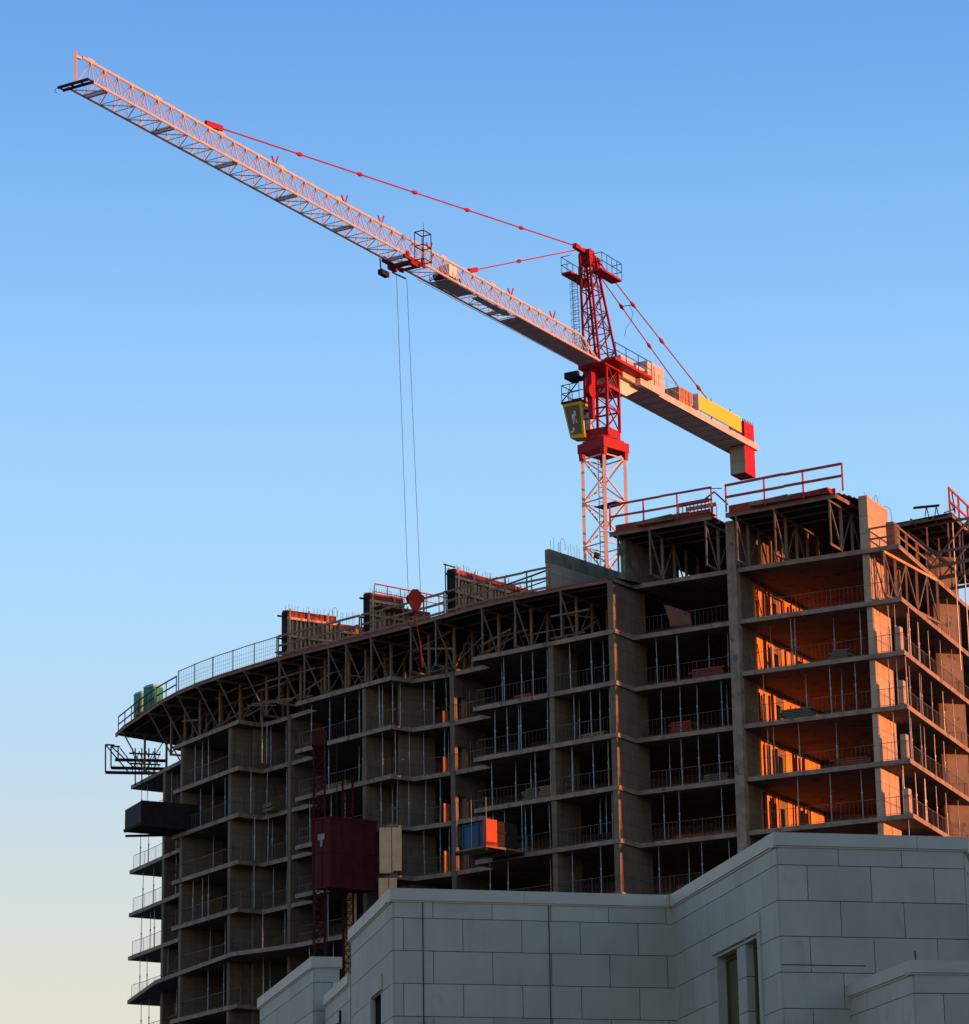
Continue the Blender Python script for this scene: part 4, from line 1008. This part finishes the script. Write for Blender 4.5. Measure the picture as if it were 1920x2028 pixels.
# A-frame (tower head)
zA = at(1168,505,186).z; ta0, ta1 = 1.9, .75       # forward legs and rear legs at the top
legs_b = [(1.15,-.55),(1.15,.55),(-.95,-.78),(-.95,.78)]
legs_t = [(1.85,-.33),(1.85,.33),(1.05,-.33),(1.05,.33)]
mb = MB()
for (a_, b_) in zip(legs_b, legs_t): mb.bar(W(a_[0],a_[1],ZJ), W(b_[0],b_[1],zA), .13, .13, up=(j.x,j.y,0))
mb.bar(W(.1,-.66,ZJ), W(1.3,-.33,zA), .1); mb.bar(W(.1,.66,ZJ), W(1.3,.33,zA), .1)
af = mb.build('tower_head', RED, crane)
mb = MB(); NL = 6
def lg(q, s): a_, b_ = legs_b[q], legs_t[q]; return W(a_[0]+(b_[0]-a_[0])*s, a_[1]+(b_[1]-a_[1])*s, ZJ+(zA-ZJ)*s)
for i in range(NL):
    s0, s1 = i/NL, (i+1)/NL
    for a_, b_ in ((0,1),(2,3),(0,2),(1,3)):
        mb.bar(lg(a_,s1), lg(b_,s1), .05); mb.bar(lg(a_,s0), lg(b_,s1), .055)
        if i % 2 == 0: mb.bar(lg(b_,s0), lg(a_,s1), .045)
mb.build('bracing', DRED, af)
mb = MB()
mb.bar(W(2.7,-.1,zA+.18), W(.4,0,zA-.05), .3, .22); mb.bar(W(2.5,-.35,zA+.3), W(1.2,.35,zA+.2), .12)
mb.obox(W(1.1,-.35,zA-.7), v3(j*.55,0), v3(nv*.7,0), (0,0,.85)); mb.obox(W(.15,-.2,zA-.9), v3(j*.3,0), v3(nv*.45,0), (0,0,1.0))
mb.bar(W(2.9,-.1,zA+.2), W(2.3,-.1,zA+.18), .28, .3)
mb.tube(W(1.6,-.36,zA+.1), W(1.6,.36,zA+.1), .22, 14)
mb.build('head_sheave', RED, af)
zp_ = zA - 1.35
mb = MB(); wbox(mb, -.25, 2.7, -1.2, -.5, zp_-.14, zp_); wbox(mb, -.5, 2.1, .62, 1.4, zp_-.14, zp_)
hp = mb.build('head_platform', RED, af)
mb = MB()
for (n0, t0_, t1_) in ((-1.2,-.25,2.7),(1.4,-.5,2.1)):
    for hh in (.5, 1.05): mb.bar(W(t0_,n0,zp_+hh), W(t1_,n0,zp_+hh), .035)
    for s in range(5): t_ = t0_+(t1_-t0_)*s/4; mb.bar(W(t_,n0,zp_), W(t_,n0,zp_+1.07), .035)
    n1 = n0*.48
    for te in (t0_, t1_):
        for hh in (.5, 1.05): mb.bar(W(te,n0,zp_+hh), W(te,n1,zp_+hh), .035)
mb.build('railing', DARK, hp)
mb = MB(); wbox(mb, .9, 1.0, -.9, -.62, zp_+.25, zp_+.9); mb.build('control_box', GREYP, hp)
mb = MB()
for s in (-.18,.18): mb.bar(W(2.05,s-.5,ZJ+.6), W(2.3,s-.5,zp_-.1), .04)
for i in range(22):
    z = ZJ+.8+i*.23; s = (z-ZJ)/(zp_-ZJ); mb.bar(W(2.05+.25*s,-.68,z), W(2.05+.25*s,-.32,z), .025)
    if i % 2 == 0:
        P = [W(2.05+.25*s + .42*sin(pi*u/6), -.5 - .3*cos(pi*u/6), z) for u in range(7)]; mb.path(P, .013, 4)
for u in (2,3,4): mb.bar(W(2.05+.42*sin(pi*u/6), -.5-.3*cos(pi*u/6), ZJ+.8), W(2.3+.42*sin(pi*u/6), -.5-.3*cos(pi*u/6), zp_-.3), .02)
mb.build('ladder', DARK, af)

# pendants
def pendant(p, q, knots, clevis=None, r=.043):
    mb = MB().tube(p, q, r, 6); o = mb.build('pendant_bar', RED, crane)
    d = (q-p).normalized(); mb = MB()
    for s in knots:
        c = p.lerp(q, s); mb.tube(c - d*.34, c, .05, 8, .13); mb.tube(c, c + d*.34, .13, 8, .05)
    if clevis: c0 = q - d*clevis; mb.bar(c0, q + d*.1, .16, .3)
    if mb.f: mb.build('link_plate', RED, o)
top = W(2.85,-.1,zA+.2)
tL = t_at(410, 0, ZJ+hj)
pendant(top, W(tL,0,ZJ+hj+.18), (.1705,.333,.482,.629,.762+.02), 1.35)
tS = t_at(931, 0, ZJ+hj)
pendant(W(2.6,-.2,zA+.0), W(tS,0,ZJ+hj+.14), (.55,), .9)
tc1, tc2 = None, None
def c_at(px, n, z):
    lo, hi = -24., 0.
    for _ in range(40):
        mid = (lo+hi)/2
        if pj(W(mid,n,z))[0] > px: lo = mid
        else: hi = mid
    return lo
pendant(W(.5,.3,zA-.2), W(c_at(1420,.85,ZJ+.9),.85,ZJ+.9), (.28,.52,.84))
pendant(W(.5,-.3,zA-.2), W(c_at(1388,-.75,ZJ+.9),-.75,ZJ+.9), (.27,.52,.84))
a_ = W(.5,.3,zA-.2).lerp(W(c_at(1420,.85,ZJ+.9),.85,ZJ+.9), .28); b_ = W(.5,-.3,zA-.2).lerp(W(c_at(1388,-.75,ZJ+.9),-.75,ZJ+.9), .27)
MB().bar(a_, b_, .04).build('spacer_bar', DARK, crane)
c0 = a_.lerp(b_, .35)
MB().path([c0, c0+V((.25,0,-.5)), c0+V((.1,0,-1.1)), c0+V((-.2,0,-1.5)), c0+V((-.35,0,-2.1))], .015, 5).build('loose_cable', DARK, crane)

# counter jib
tE = c_at(1501, .95, ZJ)
mb = MB()
wbox(mb, tE, -1.0, .86, 1.0, ZJ-.42, ZJ+.02); wbox(mb, tE, -1.0, -1.0, -.86, ZJ-.42, ZJ+.02)
wbox(mb, tE, tE+.2, -.86, .86, ZJ-.42, ZJ+.02)
cj = mb.build('counter_jib', CREAM, crane)
mb = MB(); wbox(mb, tE+.2, -1.0, -.86, .86, ZJ-.3, ZJ-.24); mb.build('deck_plate', GREYP, cj)
mb = MB(); mb.hexa([W(-2.1,-.86,ZJ-1.35), W(-1.0,-.86,ZJ-1.35), W(-1.0,.6,ZJ-1.35), W(-2.1,.6,ZJ-1.35), W(-4.2,-.86,ZJ-.31), W(-1.0,-.86,ZJ-.31), W(-1.0,.6,ZJ-.31), W(-4.2,.6,ZJ-.31)]); mb.build('root_box', GREYP, cj)
mb = MB()
for i in range(14): t_ = tE + 1.2*i + .8; mb.bar(W(t_,-.84,ZJ-.36), W(t_,.84,ZJ-.36), .09, .1)
mb.build('cross_beam', GREYP, cj)
mb = MB(); t_ = -3.6
while t_ > tE + 1.8:
    mb.bar(W(t_,.97,ZJ), W(t_,.97,ZJ+1.05), .03); t_ -= 1.15
for hh in (.55, 1.05): mb.bar(W(-3.6,.97,ZJ+hh), W(tE+6,.97,ZJ+hh), .022); mb.bar(W(-2,-.97,ZJ+hh), W(tE+3,-.97,ZJ+hh), .022)
mb.build('railing', STEEL, cj)
def cbox(px0, px1, z0, z1, n0, n1, name, m, par=None):
    ta_, tb_ = c_at(px0, n1, ZJ), c_at(px1, n1, ZJ); mb = MB(); wbox(mb, tb_, ta_, n0, n1, z0, z1); return mb.build(name, m, par or crane), ta_, tb_
b1, _, _ = cbox(1231, 1256, ZJ+.05, ZJ+1.25, -.5, .62, 'electrical_cabinet', CREAM)
wh, ta_, tb_ = cbox(1284, 1317, ZJ+.05, ZJ+1.75, -.6, .8, 'winch_house', CREAM)
mb = MB(); wbox(mb, ta_-.9, ta_-.85, .79, .83, ZJ+.3, ZJ+1.6); mb.build('door_seam', DARK, wh)
cbox(1262, 1284, ZJ+.05, ZJ+1.15, -.6, .6, 'winch_frame', GREYP)
mb = MB(); tw = c_at(1273, .6, ZJ); mb.tube(W(tw,-.5,ZJ+.6), W(tw,.72,ZJ+.6), .33, 16); mb.bar(W(tw+.5,.68,ZJ+.1), W(tw-.3,.68,ZJ+1.0), .08); mb.build('winch_drum', DARK, crane)
mb = MB(); ta_, tb_ = c_at(1292,1.0,ZJ), c_at(1302,1.0,ZJ); wbox(mb, c_at(1302,1.1,ZJ), c_at(1262,1.1,ZJ), 1.003, 1.35, ZJ-.55, ZJ-.1); mb.build('side_step', CREAM, crane)
mb = MB(); ta_ = c_at(1344,.7,ZJ); tb_ = c_at(1371,.7,ZJ); L_ = (ta_-tb_)
for i in range(4): wbox(mb, tb_ + L_*(i+.06)/4, tb_ + L_*(i+.9)/4, -.3, .75, ZJ+.08, ZJ+1.25 - .05*(i%2))
mb.build('ballast_blocks', mat('orange_brown_block', (.50,.22,.12), (.36,.15,.09), scale=2, island=.25), crane)
# yellow sign board
ta_, tb_ = c_at(1384,1.05,ZJ+.4), c_at(1468,1.05,ZJ+.3)
mb = MB(); wbox(mb, tb_, ta_, 1.003, 1.10, ZJ+.14, ZJ+1.2); sg = mb.build('sign_board', SIGN, crane)
mb = MB(); wbox(mb, ta_, ta_+.12, .7, 1.12, ZJ+.1, ZJ+1.22); mb.build('end_frame', CREAM, sg)
mb = MB()
for s in (.25,.7): t_ = tb_+(ta_-tb_)*s; mb.bar(W(t_,1.05,ZJ-.05), W(t_,1.05,ZJ+.14), .06); mb.bar(W(t_,1.05,ZJ+1.2), W(t_,1.05,ZJ+1.4), .05)
mb.build('bracket', DARK, sg)
# counterweights: four slabs, hanging below and standing above the beams
cwt0 = c_at(1472.5,.9,ZJ)
for i in range(4):
    t0_ = tE + .25 + i*(1.5/4); mb = MB(); wbox(mb, t0_, t0_+.35, -.3, .84, ZJ-2.4, ZJ+1.3)
    o_ = mb.build('counterweight', mat('counterweight_red', (.52,.012,.022), (.42,.01,.018), rough=.7, scale=1.2), crane)
mb = MB(); wbox(mb, tE+.25+1.5, tE+.25+1.53, -.3, .835, ZJ-2.36, ZJ-.45); wbox(mb, tE+.25+1.5, tE+.25+1.53, -.3, .6, ZJ+.1, ZJ+1.2); mb.build('counterweight_end_face', GREYC, crane)
mb = MB()
for i in range(7): t_ = tE+.3+.24*i; mb.bar(W(t_,.75,ZJ+1.28), W(t_,.75,ZJ+1.48), .05); mb.bar(W(t_,-.2,ZJ+1.28), W(t_,-.2,ZJ+1.48), .05)
mb.build('lifting_lug', DRED, crane)

# ================================================================ STONE BUILDING IN FRONT
Zp = 9.5 + EYE
m0, m1, m2 = V((-2.84,63.96)), V((-1.83,58.8)), V((3.52,60.2))
t0, t1 = V((4.95,53.47)), V((8.26,54.23))
back = V((8.9,72))
sb = thing('stone_building', (3, 60, 0), 'grey stone panelled building with stepped parapets across the bottom of the view', 'building')
PH = .615; PW = 1.155; FIRST = .33; COPEH = .225
def clad(mb, a, b, ztop, zbot, n, off=0.0, cut=None, first=FIRST, pw=PW):
    """stone panels from a to b on one wall plane, n = outward normal; cut = (s0,s1,z0,z1) opening"""
    d = (b - a); L = d.length; d = d/L; z = ztop; row = 0; g = .013
    while z > zbot:
        h = first if row == 0 else PH
        x = -(off + (pw/2 if row % 2 else 0)) % pw - pw
        while x < L:
            xa, xb = max(0, x) , min(L, x + pw)
            if xb - xa > .03:
                segs = [(xa, xb, z-h, z)]
                if cut:
                    s0, s1, c0_, c1_ = cut; out = []
                    for (p_, q_, u_, w_) in segs:
                        if q_ <= s0 or p_ >= s1 or w_ <= c0_ or u_ >= c1_: out.append((p_, q_, u_, w_)); continue
                        if p_ < s0: out.append((p_, s0, u_, w_))
                        if q_ > s1: out.append((s1, q_, u_, w_))
                        if w_ > c1_: out.append((max(p_, s0), min(q_, s1), c1_, w_))
                    segs = out
                for (p_, q_, u_, w_) in segs:
                    if q_-p_ < .03 or w_-u_ < .03: continue
                    mb.obox(v3(a + d*(p_+g/2) - n*.02, u_+g/2), v3(d*(q_-p_-g), 0), v3(n*.05, 0), (0,0,w_-u_-g))
            x += pw
        z -= h; row += 1
def wall(a, b, ztop, n, name='wall', off=0.0, cut=None, zbot=4.6, first=FIRST):
    """backing with opening + panels"""
    d = (b-a).normalized(); L = (b-a).length; mb = MB()
    def slab(s0, s1, z0, z1):
        if s1 - s0 > .01 and z1 - z0 > .01: mb.obox(v3(a + d*s0 - n*.02, z0), v3(d*(s1-s0),0), v3(-n*.35,0), (0,0,z1-z0))
    if cut:
        s0, s1, c0_, c1_ = cut; slab(0, s0, 0, ztop); slab(s1, L, 0, ztop); slab(s0, s1, c1_, ztop); slab(s0, s1, 0, max(c0_, 0))
    else: slab(0, L, 0, ztop)
    w_ = mb.build(name, JOINT, sb); mb = MB(); clad(mb, a, b, ztop, zbot, n, off, cut, first); mb.build('stone_panels', PANEL, w_)
    return w_
def outn(a, b): d = (b-a).normalized(); return V((d.y, -d.x))     # right-hand side seen walking a->b (left to right as seen from the street)
zw = Zp - COPEH
wall(m1, m2, zw, outn(m1, m2), off=.40)
wall(t0, t1, zw, outn(t0, t1), off=.06)
wd = (t0 - m2).normalized(); Ls = (t0 - m2).length
S0, S1 = .432*Ls, .828*Ls; ZW = 7.93 + EYE
wall(m2, t0, zw, outn(m2, t0), off=.3, cut=(S0, S1, 3.0, ZW))
wall(m0, m1, zw, outn(m0, m1), off=.2, cut=(2.85, 3.85, 3.0, 7.72 + EYE))
n_ = outn(t0, t1)
wall(t1, V((9.8, 61)), zw, outn(t1, V((9.8,61))), off=.2)
# roof bodies so that nothing is hollow behind the parapets
MB().prism([m0 + V((.5,-.3)), m1 + V((.5,.5)), m2 + V((.2,.5)), t0 + V((.5,.6)), t1 + V((-.4,.5)), V((9.2,66)), V((-2.3,66))], 0, zw-.9).build('roof', JOINT, sb)
# copings, mitred one by one, slightly proud
def coping(a, b, z, n, ext0=.07, ext1=.07, h=COPEH):
    d = (b-a).normalized(); mb = MB(); L = (b-a).length; x = -ext0; seg = 2.62
    while x < L + ext1 - .01:
        e = min(x + seg, L + ext1); 
        if L + ext1 - e < .5: e = L + ext1
        mb.obox(v3(a + d*x + n*.085, z-h), v3(d*(e-x-.008),0), v3(-n*.5,0), (0,0,h)); mb.obox(v3(a + d*x + n*.055, z-h-.03), v3(d*(e-x-.008),0), v3(-n*.2,0), (0,0,.03)); x = e
    return mb.build('coping', COPE, sb)
coping(m1, m2, Zp, outn(m1, m2), .085, -.09); coping(t0, t1, Zp, outn(t0, t1), .085, .085)
coping(m2, t0, Zp-.003, outn(m2, t0), -.003, -.003); coping(m0, m1, Zp-.003, outn(m0, m1), .07, -.003)
coping(t1, V((9.8,61)), Zp-.003, outn(t1, V((9.8,61))), -.003, 0)
# joints running down the front
fd_ = (m2-m1).normalized(); fn = outn(m1, m2)
for px in (838, 1089):
    s = 0
    for _ in range(30): s += (px - pj(v3(m1 + fd_*s, 9.3))[0]) / 105
    q = m1 + fd_*s + fn*.045; MB().bar(v3(q, 4.6), v3(q, zw-.01), .02 if px < 1000 else .011, .016).build('movement_joint', JOINT, sb)
# main window pair in the side wall
nS = outn(m2, t0); dS = wd
wn = MB(); q = m2 + dS*S0
def rec(mb, s0, s1, d0, z0, z1, dep=.04): mb.obox(v3(m2 + dS*s0 - nS*d0, z0), v3(dS*(s1-s0),0), v3(-nS*dep,0), (0,0,z1-z0))
Wd = S1 - S0
for s0, s1 in ((S0+.02, S0+Wd*.46), (S0+Wd*.66, S1-.02)):
    mb = MB(); rec(mb, s0+.05, s1-.05, .19, 3.0, ZW-.12); g_ = mb.build('window', OLIVE, sb)
    mb = MB(); rec(mb, s0+.02, s0+.05, .14, 3.0, ZW-.05, .08); rec(mb, s1-.05, s1, .14, 3.0, ZW-.05, .08); rec(mb, s0+.05, s1-.05, .14, ZW-.12, ZW-.05, .08); mb.build('window_frame', OLIVE, g_)
mb = MB()
z = ZW
while z > 4.6: rec(mb, S0+Wd*.46, S0+Wd*.66, -.0, max(z-.615, 3), z-.012, .3); z -= .615
mb.build('mullion_pier', PANEL, sb)
mb = MB(); mb.obox(v3(m2 + dS*(S0-.01) + nS*.028, 3), v3(dS*.045,0), v3(-nS*.34,0), (0,0,ZW-3)); mb.obox(v3(m2 + dS*(S0+.036) + nS*.028, ZW-.045), v3(dS*(Wd-.04),0), v3(-nS*.34,0), (0,0,.04)); mb.build('window_reveal', PANEL, sb)
mb = MB(); 
mb.obox(v3(m2 + dS*(S0-.18) + nS*.03, ZW+.02), v3(dS*(Wd+.36),0), v3(nS*.04,0), (0,0,.34))
mb.obox(v3(m2 + dS*(S1+.02) + nS*.03, 4.6), v3(dS*.16,0), v3(nS*.04,0), (0,0,ZW-4.6)); mb.build('window_surround', PANEL, sb)
# left return window
dL = (m1-m0).normalized(); nL = outn(m0, m1)
mb = MB(); mb.obox(v3(m0 + dL*2.9 - nL*.2, 3.0), v3(dL*.9,0), v3(-nL*.04,0), (0,0,7.65+EYE-3)); mb.build('window', GLASS, sb)
mb = MB(); mb.obox(v3(m0 + dL*2.62 + nL*.03, 7.75+EYE), v3(dL*1.5,0), v3(nL*.04,0), (0,0,.3)); mb.obox(v3(m0 + dL*2.62 + nL*.03, 4.6), v3(dL*.2,0), v3(nL*.04,0), (0,0,7.75+EYE-4.6)); mb.build('window_surround', PANEL, sb)
# lower step behind it and the far left wing
l0, l1 = V((-3.56,67.6)), V((-2.84,63.96)) + V((-.02,0))
wall(l0, l1, 8.6+EYE-.2, outn(l0, l1), off=.5); coping(l0, l1, 8.6+EYE, outn(l0, l1), 0, 0, .2)
a0_, a1_, a2_ = V((-5.5,74.8)), V((-3.84,67.87)), V((-3.30,68.0))
wall(a0_, a1_, Zp-.22, outn(a0_, a1_), off=.3, cut=(3.6, 4.5, 3.0, 8.35+EYE)); wall(a1_, a2_, Zp-.22, outn(a1_, a2_), off=.2)
coping(a0_, a1_, Zp-.003, outn(a0_, a1_), .07, -.003); coping(a1_, a2_, Zp, outn(a1_, a2_), .085, .05)
MB().prism([a0_+V((.5,0)), a1_+V((.5,.5)), V((-3.4,68.4)), V((-2.6,66.5)), V((0,74))], 0, Zp-1.0).build('roof', JOINT, sb)
nA = outn(a0_, a1_); dA = (a1_-a0_).normalized()
mb = MB(); mb.obox(v3(a0_ + dA*3.6 - nA*.2, 3), v3(dA*.9,0), v3(-nA*.04,0), (0,0,8.35+EYE-3)); mb.build('window', GLASS, sb)
nl = outn(l0, l1); dl = (l1-l0).normalized()
mb = MB(); mb.obox(v3(l0 + dl*1.5 + nl*.045, 4.6), v3(dl*.55,0), v3(nl*.01,0), (0,0,7.75+EYE-4.6)); mb.build('window', GLASS, sb)
mb = MB(); mb.tube(v3(l0 + dl*2.9 + nl*.12, 4.6), v3(l0 + dl*2.9 + nl*.12, 7.95+EYE), .03, 6); mb.bar(v3(l0+dl*2.9+nl*.12, 7.7+EYE), v3(l0+dl*2.3+nl*.15, 7.72+EYE), .03); mb.build('downpipe', DARK, sb)
qq = l0 + dl*1.4; MB().tube(v3(qq, 8.6+EYE), v3(qq, 8.6+EYE+.13), .035, 8).build('roof_fitting', WHITE, sb)
# small projecting block, front right
s0_, s1_, s2_ = V((6.15,53.72)), V((6.83,50.8)), V((9.6,51.3)); Zs = 6.9+EYE
wall(s0_, s1_, Zs-.2, outn(s0_, s1_), off=.35, zbot=4.2); wall(s1_, s2_, Zs-.2, outn(s1_, s2_), off=.1, zbot=4.2)
coping(s1_, s2_, Zs, outn(s1_, s2_), .085, 0, .2); coping(s0_, s1_, Zs-.003, outn(s0_, s1_), -.02, -.003, .2)
MB().prism([s0_+V((.3,.05)), s1_+V((.4,.3)), V((9.4,51.8)), V((9.3,54.2)), V((6.4,53.85))], 0, Zs-.5).build('roof', JOINT, sb)
qq = s1_ + V((.06,.1)); MB().tube(v3(qq, Zs), v3(qq, Zs+.17), .012, 5).build('lightning_rod', DARK, sb)
# thin band course on the tower front
nT = outn(t0, t1); dT = (t1-t0).normalized()
MB().obox(v3(t0 + nT*.031, 7.22+EYE-.0), v3(dT*1.5,0), v3(nT*.012,0), (0,0,.012)).build('band_line', JOINT, sb)

# added block, unseen beyond the right edge: it keeps the low sun off the stone building
nb = thing('sun_blocker', (70, 25, 0), 'plain brick block added out of view on the right to shade the stone building', 'building')
MB().prism([V((40,20)), V((62,14)), V((78,48)), V((54,60)), V((40,44))], 0, 20).build('wall', BRICK, nb)
mb = MB()
mb.prism([V((39.6,19.7)), V((62.3,13.6)), V((78.5,48.2)), V((54.2,60.5)), V((39.6,44.2))], 20, 20.6); mb.build('parapet', COPE, nb)
